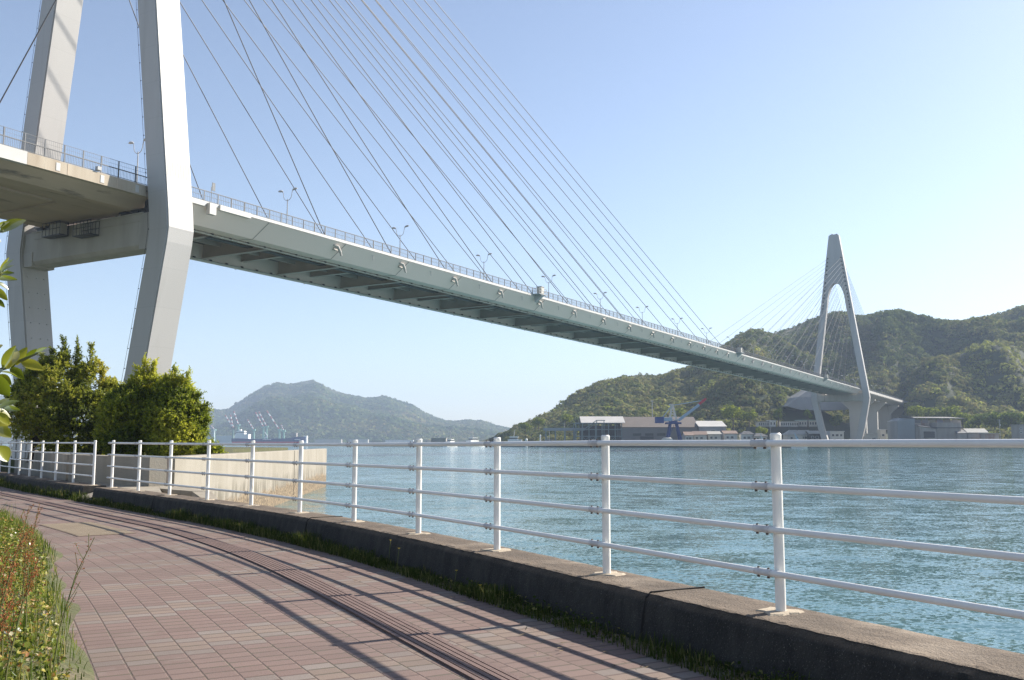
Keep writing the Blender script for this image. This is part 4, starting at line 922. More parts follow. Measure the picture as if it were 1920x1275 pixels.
for lb, a, b_, Y, h in (("pale tarpaulin covered pile at the left foot of the harbour crane", 1240, 1262, 542, 3.4), ("low brown pile of scrap right of the warehouse door", 1216, 1234, 544, 2.2), ("grey stack of plates in front of the steel frame shed", 1098, 1120, 548, 2.0)):
    o = thing("material_pile", lb, "pile", (px2X((a + b_) / 2, Y), Y, .85), 0, "piles on the quay"); w = px2X(b_, Y) - px2X(a, Y); m = MB(); r_ = np.random.default_rng(a)
    m.loft([[(x * w / 2 * k + r_.normal() * .15, y * 2.2 * k, z * h + r_.normal() * .1) for x, y in ((-1, -1), (-.4, -1.2), (.4, -1.2), (1, -1), (1, 1), (-1, 1))] for k, z in ((1, -.1), (.97, .5), (.8, .85), (.45, 1.0))]); m.build("heap", CREAM if a == 1240 else (RW2_ if a == 1098 else TILE_R), o)
# houses along the waterfront: label, left px, right px, depth, eave px, ridge px, wall, roof, hip
HS = [("small house with a red-brown roof next to the crane's right leg", 1284, 1301, 545, 816, 810, CREAM, TILE_R, False),
      ("cream two-storey house with a brown roof, left of the long brown-roofed house", 1300, 1326, 548, 815, 809, CREAM, TILE_R, False),
      ("long low house with a light brown roof below the pale warehouse end", 1327, 1353, 552, 814, 809, CREAM, TILE_L, False),
      ("white gabled house with a brown roof under the large yellow-green tree", 1357, 1384, 556, 813, 808, WHITEW, TILE_R, False),
      ("white house with a dark grey hipped roof left of the tall near railing post", 1390, 1414, 552, 814, 808, WHITEW, TILE_D, True),
      ("low dark-roofed house just left of the tall near railing post", 1414, 1440, 548, 818, 812, CREAM, TILE_D, True),
      ("large house with a wide light hipped roof right of the tall near railing post", 1476, 1507, 548, 815, 806, CREAM, TILE_L, True),
      ("white house with a light gable roof left of the far tower's left leg", 1500, 1519, 556, 814, 807, WHITEW, TILE_L, False),
      ("dark-walled shed with a pale roof directly behind the far tower's left leg", 1517, 1543, 552, 813, 808, wallm("dark boards", (.06, .06, .055)), TILE_L, False)]
for i, (lb, a, b, Y, ye, yr, wm, rm, hp) in enumerate(HS):
    ze, zr = at(a, ye, Y)[2], at(a, yr, Y)[2]
    building("house", lb, "house", a + 1, b - 1, Y, 8, ze, zr, wm, rm, (.06, -.09, .04)[i % 3], wins=((.25, .62, 1.3, 1.3), (.6, .62, 1.5, 1.3)), grp="houses along the far waterfront", hip=hp)
building("flat_roofed_house", "pale two-storey flat-roofed house between the legs of the far tower", "house", 1557, 1583, 556, 8, at(1570, 809.5, 556)[2], 0, WHITEW, WHITEW, .05, wins=((.2, .7, 1.2, 1.2), (.5, .7, 1.6, 1.2), (.8, .7, 1.2, 1.2), (.3, .28, 1.4, 1.1), (.75, .28, 1.4, 1.1)))
building("quay_building", "low pale block at the foot of the far tower's right leg", "building", 1622, 1646, 540, 6, at(1630, 814, 540)[2], 0, CREAM, CREAM, 0, wins=((.7, .5, 2.0, 1.2),))
building("pump_house", "small cream hut with a white roof slab below the viaduct piers", "hut", 1651, 1662, 548, 5, at(1655, 806.5, 548)[2], 0, CREAM, WHITEW, 0, wins=((.5, .62, 1.4, 1.2),))
# terrace above the waterfront with its school-like blocks
tz = at(1480, 800, 590)[2]
tw = thing("terrace_wall", "long dark retaining wall carrying the pale terrace buildings", "wall", (px2X(1478, 588), 588, .8)); m = MB(); m.box((0, 6, (tz - .8) / 2), (px2X(1548, 588) - px2X(1408, 588), 12, tz - .8)); m.build("wall", wallm("mossy dark wall", (.055, .06, .045)), tw)
for lb, a, b, Y, yt, wm, rm, ws in (("pale grey long block at the left end of the terrace", 1423, 1447, 592, 791, CREAM, TILE_G, 6), ("white block on the terrace between the two dark narrow trees, left one", 1444, 1456, 591, 789, WHITEW, WHITEW, 2), ("long white terrace block with many windows right of the first dark narrow tree", 1465, 1498, 591, 791, WHITEW, TILE_L, 8), ("terrace block with a pale turquoise roof beside the far tower's left leg", 1499, 1533, 593, 788.5, CREAM, wallm("turquoise roof", (.30, .42, .40)), 7)):
    building("terrace_building", lb, "building", a, b, Y, 7, at(a, yt, Y)[2], 0, wm, rm, 0, wins=[((k + .5) / ws, .55, .9, 1.6) for k in range(ws)], base=tz - .1, grp="pale buildings on the terrace")
# concrete faced slope under the far tower
cs = thing("concrete_slope", "grey concrete-faced hillside cutting behind the far tower below the deck", "slope", (px2X(1545, 640), 640, 0)); X = lambda p: px2X(p, 640) - px2X(1545, 640); Z = lambda y: at(1545, y, 640)[2]
m = MB()
m.loft([[(X(1474), -4, Z(762)), (X(1500), -5, Z(769)), (X(1560), -5, Z(770)), (X(1612), -4, Z(766)), (X(1612), 0, Z(745)), (X(1500), 0, Z(744))], [(X(1480), 30, Z(760)), (X(1500), 30, Z(769)), (X(1560), 30, Z(770)), (X(1612), 30, Z(766)), (X(1612), 30, Z(745)), (X(1500), 30, Z(744))]])
m.loft([[(X(1500), 2, Z(745)), (X(1612), 2, Z(745)), (X(1612), 9, Z(722)), (X(1540), 9, Z(722))], [(X(1500), 30, Z(745)), (X(1612), 30, Z(745)), (X(1612), 30, Z(722)), (X(1540), 30, Z(722))]])
m.build("facing", mat("grey shotcrete", (.27, .265, .255), (.20, .20, .195), .08, .9, (1, 1, .3), bmp=.3, bscale=1), cs)
# rusty factory on the right
fa = thing("rusty_factory", "rusty two-level factory with a grey gable end right of the viaduct", "factory", (px2X(1750, 520), 520, .85)); X = lambda p: px2X(p, 520) - px2X(1750, 520); Z = lambda y: at(1750, y, 520)[2] - .85
RUSTW = mat("rusty sheet", (.30, .20, .165), (.42, .36, .32), .5, .85, (1, 1, .15), lo=.42, hi=.58); RW2 = mat("weathered grey boards", (.33, .31, .285), (.25, .23, .21), .4, .85, (1, 1, .2))
m = MB(); m.loft([[(X(1690), 4, -1), (X(1717), 0, -1), (X(1717), 18, -1), (X(1692), 20, -1)], [(X(1690), 4, Z(789)), (X(1717), 0, Z(785)), (X(1717), 18, Z(785)), (X(1692), 20, Z(789))], [(X(1700), 6, Z(783)), (X(1714), 4, Z(782)), (X(1714), 16, Z(782)), (X(1700), 16, Z(783))]]); m.build("gable_end", WALL_BG, fa)
m = MB(); m.box(((X(1717.5) + X(1809)) / 2, 10, Z(790) * .5), (X(1809) - X(1717.5), 14, Z(786))); m.build("upper_wall", RUSTW, fa)
m = MB(); m.loft([[(X(1703), 3, Z(780)), (X(1705), 16, Z(779)), (X(1705), 16, Z(779) + .3), (X(1703), 3, Z(780) + .3)], [(X(1716), 0, Z(784)), (X(1716), 18, Z(781)), (X(1716), 18, Z(781) + .3), (X(1716), 0, Z(784) + .3)], [(X(1811), 0, Z(785)), (X(1806), 18, Z(781)), (X(1806), 18, Z(781) + .3), (X(1811), 0, Z(785) + .3)]]); m.build("roof", TILE_G, fa)
for k in range(6):
    m = MB(); a = 1721 + k * 14; m.box((X(a + 6), 2.9, Z(789.5)), (3.2, .2, 2.0)); m.build("window", wallm("dusty glazing %d" % k, (.24 + .05 * (k % 3), .22 + .04 * (k % 3), .22 + .04 * (k % 2))), fa)
m = MB(); m.loft([[(X(1718), -6, -1), (X(1748), -6, -1), (X(1748), 3, -1), (X(1718), 3, -1)], [(X(1718), -6, Z(800)), (X(1748), -6, Z(804)), (X(1748), 3, Z(800)), (X(1718), 3, Z(796))]]); m.box((X(1771), -1.5, Z(810)), (X(1793) - X(1749), 9, Z(803) - Z(817) + 6)); m.box((X(1734), -6.1, Z(815)), (6, .3, 3.4), mi=1); m.build("lean_to", [RW2, DARKM], fa)
m = MB(); m.loft([[(X(1716), -6.6, Z(799.5)), (X(1716), 3, Z(795.5)), (X(1716), 3, Z(795)), (X(1716), -6.6, Z(799))], [(X(1750), -6.6, Z(803.5)), (X(1750), 3, Z(799.5)), (X(1750), 3, Z(799)), (X(1750), -6.6, Z(803))]]); m.box((X(1771), -1.5, Z(803) + .2), (X(1796) - X(1748), 10, .4)); m.build("lean_to_roof", TILE_D, fa)
building("boat_shed", "small shed with a dark open gable right of the rusty factory", "shed", 1796, 1814, 512, 8, at(1800, 812, 512)[2], at(1800, 806, 512)[2], RW2, TILE_G, .0, doors=((.4, 3, 2.2),))
building("long_shed", "low grey shed with a pale lean-to roof between the factory and the utility pole", "shed", 1816, 1852, 512, 9, at(1830, 811, 512)[2], at(1830, 804, 512)[2], RW2, TILE_L, -.05)
building("brick_shed", "low reddish shed with a flat light roof at the utility pole", "shed", 1847, 1874, 502, 6, at(1860, 813.5, 502)[2], 0, RUSTW, TILE_L, 0)
building("striped_building", "grey corner building with white stripes at the right edge of the far shore", "building", 1913, 1945, 480, 8, at(1915, 797, 480)[2], 0, RW2, TILE_G, 0, wins=((.08, .8, 1.0, .5), (.08, .6, 1.0, .5)))
up = thing("utility_pole", "grey utility pole with cross arms standing in front of the dark trees at the right", "pole", (px2X(1876, 500), 500, .85)); m = MB(); h = at(1876, 786, 500)[2] - .85; m.tube([(0, 0, -.5), (0, 0, h)], [.17, .11], 7); m.build("post", LAMPM, up); m = MB(); m.box((0, 0, h - .5), (2.2, .12, .14)); m.box((0, 0, h - 1.5), (1.8, .12, .14)); m.tube([(.35, 0, h - 3.6), (.35, 0, h - 2.6)], .28, 8); m.build("cross_arm", LAMPM, up)
for lb, a, Y, yt in (("thin utility pole among the houses left of the tall near railing post", 1421, 570, 797), ("thin utility pole beside the tall near railing post, in front of the terrace wall", 1445, 566, 800), ("slim pole on the shore left of the steel frame shed", 1058, 570, 792), ("slim pole on the shore between the headland boats and the crane gantry", 1030, 572, 806)):
    o = thing("utility_pole", lb, "pole", (px2X(a, Y), Y, .85), 0, "thin poles of the far shore"); m = MB(); h = at(a, yt, Y)[2] - .85; m.tube([(0, 0, -.5), (0, 0, h)], [.16, .1], 6); m.build("post", LAMPM, o); m = MB(); m.box((0, 0, h - .6), (1.6, .1, .12)); m.build("cross_arm", LAMPM, o)

# boats
def boat(name, lb, pxc, Y, L, hull, top, rz=0.0, mast=0.0, grp=None, cab=.38, z0=-1.4):
    o = thing(name, lb, "boat", (px2X(pxc, Y), Y, z0), rz, grp); m = MB(); st_ = []
    for f, w, s in ((0, .75, 1.0), (.3, 1.0, .95), (.6, .95, .95), (.85, .55, 1.1), (1, .05, 1.35)):
        x = (f - .5) * L; b = L * .16 * w; h = L * .10 * s; st_.append([(x, -b * .7, -.4), (x, b * .7, -.4), (x, b, h), (x, -b, h)])
    m.loft(st_); m.build("hull", hull, o)
    m = MB(); m.box((-L * .08, 0, L * .14), (L * cab, L * .2, L * .12)); m.box((-L * .05, 0, L * .225), (L * cab * .6, L * .16, L * .08)); m.box((-L * .05, 0, L * .27), (L * cab * .65, L * .18, L * .02)); c = m.build("cabin", top, o)
    m = MB(); m.box((-L * .05, 0, L * .228), (L * cab * .61, L * .162, L * .035)); m.build("window", GLASS, c)
    if mast: m = MB(); m.tube([(-L * .05, 0, L * .26), (-L * .07, 0, L * mast)], L * .008, 6); m.beam((-L * .05, -.5, L * mast * .8), (-L * .05, .5, L * mast * .8), .1); m.build("mast", LAMPM, o)
    return o
boat("ferry", "small white ferry left of the wooded headland, nearer the mountain", 846, 640, 18, WPAINT, WPAINT, 1.15, .6, "boats moored by the headland")
boat("ferry", "white boat with a reddish stern moored just left of the headland", 889, 640, 22, WPAINT, WPAINT, .9, .5, "boats moored by the headland")
boat("ferry", "long grey and white boat moored below the headland tip", 960, 610, 24, wallm("grey hull", (.25, .27, .28)), WPAINT, 3.1, .45, "boats moored by the headland")
boat("ferry", "low grey boat moored left of the crane runway", 1030, 590, 17, WALL_BG, WALL_BG, .1, .4, "boats moored by the headland")
for lb, a, Y in (("pale harbour beacon with a white globe below the headland", 987, 600), ("white slim harbour beacon left of the crane runway", 1013, 590)):
    o = thing("harbour_beacon", lb, "beacon", (px2X(a, Y), Y, -1.4)); m = MB(); m.tube([(0, 0, -.6), (0, 0, 2.2), (0, 0, 6.6 if a > 1000 else 3.4)], [.7, .55, .35], 8); m.build("tower", WPAINT, o); m = MB(); m.tube([(0, 0, 3.4 if a < 1000 else 6.6), (0, 0, 4.4 if a < 1000 else 7.2), (0, 0, 5.4 if a < 1000 else 7.8)], [.5, 1.0 if a < 1000 else .5, .3], 8); m.build("lantern", WPAINT, o)
for lb, a, Y, lean in (("white yacht with a pale raised bow left of the tall near railing post", 1432, 470, -1), ("blue and white yacht bow standing up behind the rail right of the tall near post", 1497, 470, -1)):
    o = thing("yacht", lb, "boat", (px2X(a, Y), Y, -1.4)); m = MB(); m.loft([[(-3.5, -1, -.4), (-3.5, 1, -.4), (-3.5, 1.1, 1.4), (-3.5, -1.1, 1.4)], [(1.5, -.9, -.4), (1.5, .9, -.4), (1.5, 1.1, 1.6), (1.5, -1.1, 1.6)], [(4.5, -.05, .2), (4.5, .05, .2), (4.8, .1, 2.0), (4.8, -.1, 2.0)]]); m.build("hull", WPAINT, o)
    m = MB(); hh = at(a, 813 if a < 1450 else 812, Y)[2] + 1.4; m.loft([[(2.0, -.15, 1.2), (2.0, .15, 1.2), (-.2, .15, 1.2), (-.2, -.15, 1.2)], [(-1.6, -.08, hh), (-1.6, .08, hh), (-1.9, .08, hh), (-1.9, -.08, hh)]]); m.build("sail", WPAINT if a < 1450 else LBLUE, o)
# ship and shipyard under the mountain
sh = thing("cargo_ship", "blue hulled cargo ship with a white bridge lying at the distant shipyard", "ship", (px2X(503, 1500), 1500, -1.4)); X = lambda p: px2X(p, 1500) - px2X(503, 1500); Z = lambda y: at(503, y, 1500)[2] + 1.4
m = MB(); st_ = []
for p, w, yt in ((436, .7, 822), (445, 1, 822), (470, 1, 823), (540, 1, 822), (555, .9, 819.5), (566, .5, 819), (573, .06, 818.5)):
    st_.append([(X(p), -9 * w, Z(828.0)), (X(p), 9 * w, Z(828.0)), (X(p), 9 * w, Z(yt)), (X(p), -9 * w, Z(yt))])
m.loft(st_)
for p, w in ((500, 8), (508, 5), (560, 9)): m.box((X(p), -9.05, Z(824.0)), (w, .3, .9), 0, 1)
m.build("hull", [NAVY, WPAINT], sh)
m = MB(); m.loft([[(X(p), -9.1 * w, -1), (X(p), 9.1 * w, -1), (X(p), 9.1 * w, Z(828)), (X(p), -9.1 * w, Z(828))] for p, w in ((437, .7), (445, 1), (540, 1), (556, .85), (568, .1))]); m.build("boot_top", RED, sh)
m = MB(); m.box((X(455), 0, Z(818.5)), (X(468) - X(443), 14, Z(814) - Z(822.5))); m.box((X(452), 0, Z(811)), (X(460) - X(445), 12, Z(808) - Z(814))); m.box((X(450), 0, Z(806.5)), (3.5, 5, 3)); m.box((X(463), 0, Z(819)), (6, 10, 3.5)); su = m.build("superstructure", WPAINT, sh)
m = MB(); m.box((X(452), 0, Z(811)), (X(460) - X(445) + .3, 12.3, 1.1)); m.build("window", GLASS, su)
m = MB(); m.beam((X(496), 0, Z(822)), (X(501), 0, Z(818)), 1.6); m.beam((X(501), 0, Z(818)), (X(496), 0, Z(810)), 1.0); m.build("deck_crane", WPAINT, sh)
m = MB(); m.box((X(551), 0, Z(815)), (X(556) - X(545), 8, 6)); m.beam((X(552), 0, Z(813)), (X(552), 0, Z(805)), .6); m.build("forecastle", RW2, sh)
fl = [(0.10, .30), (.3, .5)]
CR = [(432, 778, 437, 803, 0), (422, 778, 437, 803, 0), (438, 771, 447, 797, 1), (464, 787, 476, 806, 0), (479, 773, 494, 801, 1), (485, 772, 500, 800, 1), (500, 770, 524, 806, 1), (527, 796, 532, 808, 0), (396, 798, 402, 806, 0), (386, 772, 378, 800, 1)]
crl = ["above the ship's stern, right one of the leftmost pair", "leftmost of the pair above the ship's stern", "rising steeply just right of the ship's bridge mast", "short, right of the ship's bridge", "left one of the close pair above the ship's middle", "right one of the close pair above the ship's middle", "longest of all, right of the close pair", "short one at the far right above the ship's bow", "tiny one near the shrubs at the left", "half hidden by the shrubs at the left"]
DRED = wallm("faded red paint", (.36, .12, .12))
for (ax, ay, bx_, by_, q), lb in zip(CR, crl):
    Y = 2000.0; o = thing("shipyard_crane", "red and white striped crane jib, " + lb, "crane", (px2X(bx_, Y), Y, .5), 0, "striped shipyard cranes under the mountain")
    p0 = at(bx_, by_, Y) - np.array([px2X(bx_, Y), Y, .5]); p1 = at(ax, ay, Y) - np.array([px2X(bx_, Y), Y, .5]); p0[1] = p1[1] = 0
    m = MB(); m.box((p0[0], 0, p0[2] * .5), (4.5, 4.5, p0[2]), taper=.5); m.box((p0[0], 0, p0[2]), (7, 5, 3.5)); m.build("tower", GREENP, o)
    m = MB(); n_ = 7
    for k in range(n_): m.beam(p0 + (p1 - p0) * k / n_, p0 + (p1 - p0) * (k + 1) / n_, 2.0, None, (k + 1) % 2)
    m.build("jib", [WPAINT, DRED], o)
for lb, a, b, yt, wm in (("green flat shipyard shed left of the ship's stern", 384, 405, 819, wallm("green shed", (.16, .25, .24))), ("pale shipyard hall directly behind the ship's stern", 404, 436, 817, wallm("pale green hall", (.30, .36, .35))), ("white square building just beyond the ship's bow", 569, 575, 817, WPAINT), ("long low pale hall right of the ship", 590, 640, 824, wallm("beige hall", (.38, .35, .30))), ("low beige quay building below the mountain's right foot", 655, 690, 824, wallm("beige hall two", (.42, .40, .36))), ("long white low sheds along the far water's edge", 722, 775, 825, wallm("white sheds", (.6, .58, .55))), ("dark long roof hall left of the small white ferry", 808, 836, 822, RW2)):
    building("harbour_hall", lb, "hall", a, b, 2150 if a < 800 else 700, 12, at(a, yt, 2150 if a < 800 else 700)[2], 0, wm, TILE_L, 0, base=.9)
o = thing("white_mast", "white slim mast standing left of the distant ship", "mast", (px2X(401, 1900), 1900, .5)); m = MB(); h = at(401, 806, 1900)[2] - .5; m.box((0, 0, h / 2), (1.6, 1.6, h)); m.build("pole", WPAINT, o); m = MB(); m.box((0, 0, h), (3, 2, 1.2)); m.build("head", WPAINT, o)
# ------------------------------------------------------------------ shrubs behind the sea wall
SHRUB = leafmat("evergreen shrub leaves", [(.0, (.048, .076, .014)), (.3, (.15, .195, .025)), (.55, (.33, .355, .04)), (.8, (.52, .50, .068)), (1, (.58, .54, .09))], True, .58, .25, .45)
SHRUB_B = leafmat("bronze tipped shrub leaves", [(.0, (.045, .068, .014)), (.3, (.13, .16, .025)), (.55, (.29, .305, .04)), (.8, (.47, .44, .068)), (1, (.50, .38, .10))], True, .58, .25, .45)
def shrub(label, Y, blobs, spikes, trunk, seed, mt, nsh, gz=.75):
    rg = np.random.default_rng(seed); k = Y / F; cx = np.mean([b[0] for b in blobs]); b0 = at(cx, 845, Y); t = thing("shrub", label, "shrub", (b0[0], Y, gz), 0, "evergreen shrubs behind the sea wall")
    org = np.array([b0[0], Y, gz]); Ps, Ds = [], []
    Bc = np.array([at(bx, by, Y) - org + np.array([0, dy, 0]) for bx, by, r, dy in blobs]); Br = np.array([r * k for *_, r, dy in blobs])
    w = Br ** 2; w = w / w.sum()
    for c, r, f in zip(Bc, Br, w):                        # each mass is a cluster of smaller leafy clumps
        sd_ = unit(rg.normal(size=(17, 3)) * [1, 1, .9]); sc_ = c + sd_ * (r * rg.uniform(.55, .85, (17, 1))); sr_ = r * rg.uniform(.27, .50, 17)
        for c3, r3 in zip(sc_, sr_):
            n = max(4, int(nsh * f / 10.5)); d = unit(rg.normal(size=(n, 3)) + (c3 - c) / r * .8 + np.array([0, 0, .2])); p = c3 + d * (r3 * (1 - np.abs(rg.normal(size=n)) * .12))[:, None]; ins = np.zeros(n, bool)
            for c2, r2 in zip(Bc, Br): ins |= np.linalg.norm(p - c2, axis=1) < r2 * .6
            Ps.append(p[~ins]); Ds.append(unit(d[~ins] + np.array([.25, -.25, .6]) + rg.normal(size=(int((~ins).sum()), 3)) * .3))
    for sx, sy, bx, by in spikes:                         # upright leading shoots
        a = at(bx, by, Y) - org; b = at(sx, sy, Y) - org; n = int(20 * max(1, np.linalg.norm(b - a) / .5))
        f = rg.random(n)[:, None]; p = a + (b - a) * f + rg.normal(size=(n, 3)) * (.115 * (1.05 - f)); Ps.append(p); Ds.append(unit((b - a)[None] + rg.normal(size=(n, 3)) * .35 * np.linalg.norm(b - a)))
    P = np.concatenate(Ps); D = np.concatenate(Ds); keep = P[:, 2] > .02; P, D = P[keep], D[keep]; n = len(P); nl = 13
    s = np.tile(np.linspace(.0, 1, nl), n); P2 = np.repeat(P, nl, 0); D2 = np.repeat(D, nl, 0); SLn = np.repeat(rg.uniform(.16, .34, n), nl)
    side = unit(np.cross(D2, rg.normal(size=D2.shape))); base = P2 + D2 * (s * SLn)[:, None]; ld = unit(D2 * (.45 + .5 * s)[:, None] + side)
    nn = unit(D2 + rg.normal(size=D2.shape) * .3); L = rg.uniform(.075, .13, len(base)) * (1.1 - .35 * s)
    V, Q = leaf_quads(base, ld, nn, L, L * .48, .18, .1)
    tn = np.clip(np.repeat(rg.normal(.42, .14, n) + .9 * fbm(P[:, 0] * .9 + seed, P[:, 2] * .9 + P[:, 1], 3), nl) + .22 * s, 0, 1)
    quads_mesh("foliage", V, Q, mt, t, tint=np.repeat(tn, 6))
    th_ = min(1.0, max(.12, float(Br.max()) / .8)); m = MB(); ab = at(trunk[0], trunk[1], Y) - org; m.tube([(ab[0], 0, -.1), (ab[0] + .08 * th_, 0, .5 * th_), (ab[0] + .02, .1 * th_, 1.2 * th_)], [.13 * th_, .1 * th_, .08 * th_], 8)
    for c in Bc[:6]: m.tube([(ab[0] + .05 * th_, 0, .45 * th_), tuple((np.array([ab[0], 0, .8 * th_]) + c) / 2 + [0, 0, -.1]), tuple(c)], [.07 * th_, .045 * th_, .02 * th_], 6)
    m.build("trunk", BARK, t, smooth=True); return t
shrub("broad dark evergreen shrub at the left with bronze tips and an open trunk beneath", 39.5, [(58, 752, 42, 0), (95, 718, 40, .3), (130, 706, 36, 0), (165, 724, 42, .1), (85, 770, 50, -.4), (130, 775, 52, -.6), (170, 785, 48, -.5), (205, 775, 38, -.2), (150, 825, 48, -.3), (200, 825, 40, -.1), (120, 740, 45, -.5), (110, 820, 30, .3), (60, 716, 28, .3), (215, 745, 28, .2), (225, 790, 35, .5), (228, 830, 30, .6), (40, 790, 28, .3)], [(118, 638, 122, 680), (144, 642, 148, 690), (172, 652, 175, 700), (160, 690, 165, 720), (192, 690, 188, 730), (100, 660, 104, 690), (218, 730, 205, 760), (80, 668, 90, 700)], (57, 845), 21, SHRUB_B, 8200)
shrub("upright yellow-green shrub in the middle in front of the near tower leg", 37, [(230, 775, 34, 0), (224, 818, 38, .1), (252, 752, 30, 0), (270, 734, 25, 0), (288, 756, 28, .1), (248, 790, 38, -.2), (280, 795, 36, -.3), (255, 825, 35, -.1), (290, 830, 30, 0), (262, 765, 32, -.3)], [(272, 676, 270, 715), (289, 684, 284, 722), (258, 692, 258, 725), (243, 715, 246, 745), (300, 712, 292, 740), (281, 694, 278, 720)], (262, 850), 22, SHRUB, 4600)
shrub("bright ragged shrub at the right end of the group, beside the water", 36.5, [(325, 742, 28, .2), (345, 762, 28, 0), (318, 785, 34, -.2), (350, 800, 30, -.1), (330, 825, 36, -.2), (360, 830, 22, 0), (362, 778, 18, .1), (308, 745, 22, .2)], [(327, 692, 326, 730), (352, 702, 345, 740), (372, 738, 358, 765), (386, 760, 362, 780), (386, 790, 366, 800), (338, 712, 336, 740), (312, 712, 314, 740), (384, 815, 368, 825)], (338, 850), 23, SHRUB, 3800)
shrub("small low green shrub at the foot of the group behind the railing post", 34.5, [(392, 848, 10, 0), (378, 846, 10, 0), (402, 851, 7, 0)], [(396, 836, 394, 848)], (392, 852), 24, SHRUB, 120)
hut = thing("white_hut", "white slatted hut wall glimpsed under the left shrub", "hut", (at(55, 845, 44)[0], 44, .75)); m = MB(); m.box((0, .6, 1.0), (1.6, 1.2, 2.0)); w_ = m.build("wall", WHITEW, hut)
m = MB()
for k in range(7): m.box((-.7 + k * .23, -.04, .6), (.14, .06, 1.15))
m.build("slat", WPAINT, hut)

# ------------------------------------------------------------------ weeds
GRASS = leafmat("grass blades", [(.0, (.05, .08, .015)), (.4, (.105, .15, .028)), (.7, (.19, .22, .05)), (.9, (.30, .26, .10)), (1, (.42, .36, .18))], None, .4)
def blades(P, h, w, rg, lean=.45):
    n = len(P); a = rg.uniform(0, 2 * np.pi, n); s = np.stack([np.cos(a), np.sin(a), np.zeros(n)], 1); b = np.stack([-np.sin(a), np.cos(a), np.zeros(n)], 1)
    le = (np.abs(rg.normal(size=n)) * lean)[:, None]; h = h[:, None]; w = w[:, None]; U = np.array([[0, 0, 1.0]])
    m1 = P + U * h * .5 + b * h * le * .25; m2 = P + U * h * .85 + b * h * le * .62; tp = P + U * h * (1.02 - .25 * le) + b * h * le * 1.05
    V = np.stack([P - s * w, P + s * w, m1 + s * w * .85, m1 - s * w * .85, m2 + s * w * .5, m2 - s * w * .5, tp + s * w * .06, tp - s * w * .06], 1).reshape(-1, 3)
    k = np.arange(n)[:, None] * 8; return V, np.concatenate([k + [[0, 1, 2, 3]], k + [[3, 2, 4, 5]], k + [[5, 4, 6, 7]]])
rg = np.random.default_rng(31)
def verge_z(d): return -.03 + .42 * (1 - np.exp(-np.maximum(d, 0) / 1.1)) + d * .02
def verge_pts(n, L0, L1, d0, d1, pw=1.0):
    L = rg.uniform(L0, L1, n); d = d0 + (d1 - d0) * rg.random(n) ** pw; p = along(L, loff(L) + .1 - d); return np.stack([p[:, 0], p[:, 1], verge_z(d)], 1), d, L
P, d, L = verge_pts(15000, LP[0] - 3, LP[11], .10, 1.8, 1.0)
clump = np.clip(.6 + 1.0 * fbm(P[:, 0] * 1.6, P[:, 1] * 1.6, 3), .25, 1.5); h = (.10 + .42 * np.clip(d / .8, 0, 1)) * clump * rg.uniform(.5, 1.3, len(P))
V, Q = blades(P, h, rg.uniform(.0022, .0052, len(P)), rg); tag(quads_mesh("verge_grass", V, Q, GRASS), "tangled green and straw coloured grass along the left edge of the path", "grass", kind="stuff")
COVER = leafmat("ground cover leaves", [(.0, (.07, .10, .018)), (.35, (.15, .19, .03)), (.62, (.26, .27, .045)), (.82, (.36, .31, .06)), (.93, (.32, .14, .06)), (1, (.5, .45, .3))], None, .35, .4, .4)
P, d, L = verge_pts(20000, LP[0] - 3, LP[5], .22, 1.6, .9); hh = (.02 + .38 * np.clip((d - .15) / .6, 0, 1)) * rg.random(len(P)) ** .6; P[:, 2] += hh
N = unit(rg.normal(size=P.shape) * .55 + [0, -.2, 1]); D = unit(np.cross(N, rg.normal(size=P.shape))); Lf = rg.uniform(.018, .045, len(P)); V, Q = leaf_quads(P, D, N, Lf, Lf * .8, .12, .1)
tag(quads_mesh("ground_cover", V, Q, COVER), "low yellow-green and reddish broad-leaved ground cover in the lower left corner", "ground cover", kind="stuff")
# grass and small weeds along the foot of the kerb
GRASS_SHADED = leafmat("shaded kerb grass blades", [(.0, (.03, .048, .012)), (.5, (.06, .085, .02)), (.8, (.10, .115, .032)), (.93, (.20, .18, .07)), (1, (.30, .26, .13))], None, .3)  # darker copy of the grass: shade at the kerb foot is in the colour
def kerb_weeds(n, L0, L1, o0, o1, hs, ws, name, lb, dens):
    L = rg.uniform(L0, L1, n); k = np.clip(.75 + .9 * fbm(L * .9 + dens, L * 0 + 3, 3), 0, 1); keep = rg.random(n) < k; L = L[keep]; o = rg.uniform(o0, o1, len(L)); p = along(L, o); P = np.stack([p[:, 0], p[:, 1], np.full(len(L), .0)], 1)
    q = np.clip(.5 + .7 * fbm(L * 2.1 + 7, L * 0, 4), .12, 1.3) * np.interp(L, [LP[0] - 4, LP[1], LP[5]], [.55, .85, 1.15]); h = hs * q * rg.uniform(.25, 1.2, len(L)); V, Q = blades(P, h, rg.uniform(ws * .6, ws * 1.3, len(L)), rg, .4)
    return tag(quads_mesh(name, V, Q, GRASS_SHADED), lb, "grass", kind="stuff")
kerb_weeds(26000, LP[0] - 4, LP[10], -.66, -.38, .19, .0035, "kerb_grass", "ragged grass growing along the foot of the dark kerb", 1.0)
kerb_weeds(14000, GAP0 - .2, LEND - 4, -.72, -.4, .33, .006, "kerb_grass", "grass along the foot of the farther kerb beyond the gap", 5.0)
L = rg.uniform(LP[0] - 3, LP[11], 8200); L = L[rg.random(len(L)) < np.clip(.45 + 1.4 * fbm(L * .8 + 3, L * 0 + 8, 3), 0, 1)]; o = rg.uniform(-.66, -.36, len(L)); p = along(L, o); P = np.stack([p[:, 0], p[:, 1], rg.random(len(L)) ** 1.5 * .11], 1)
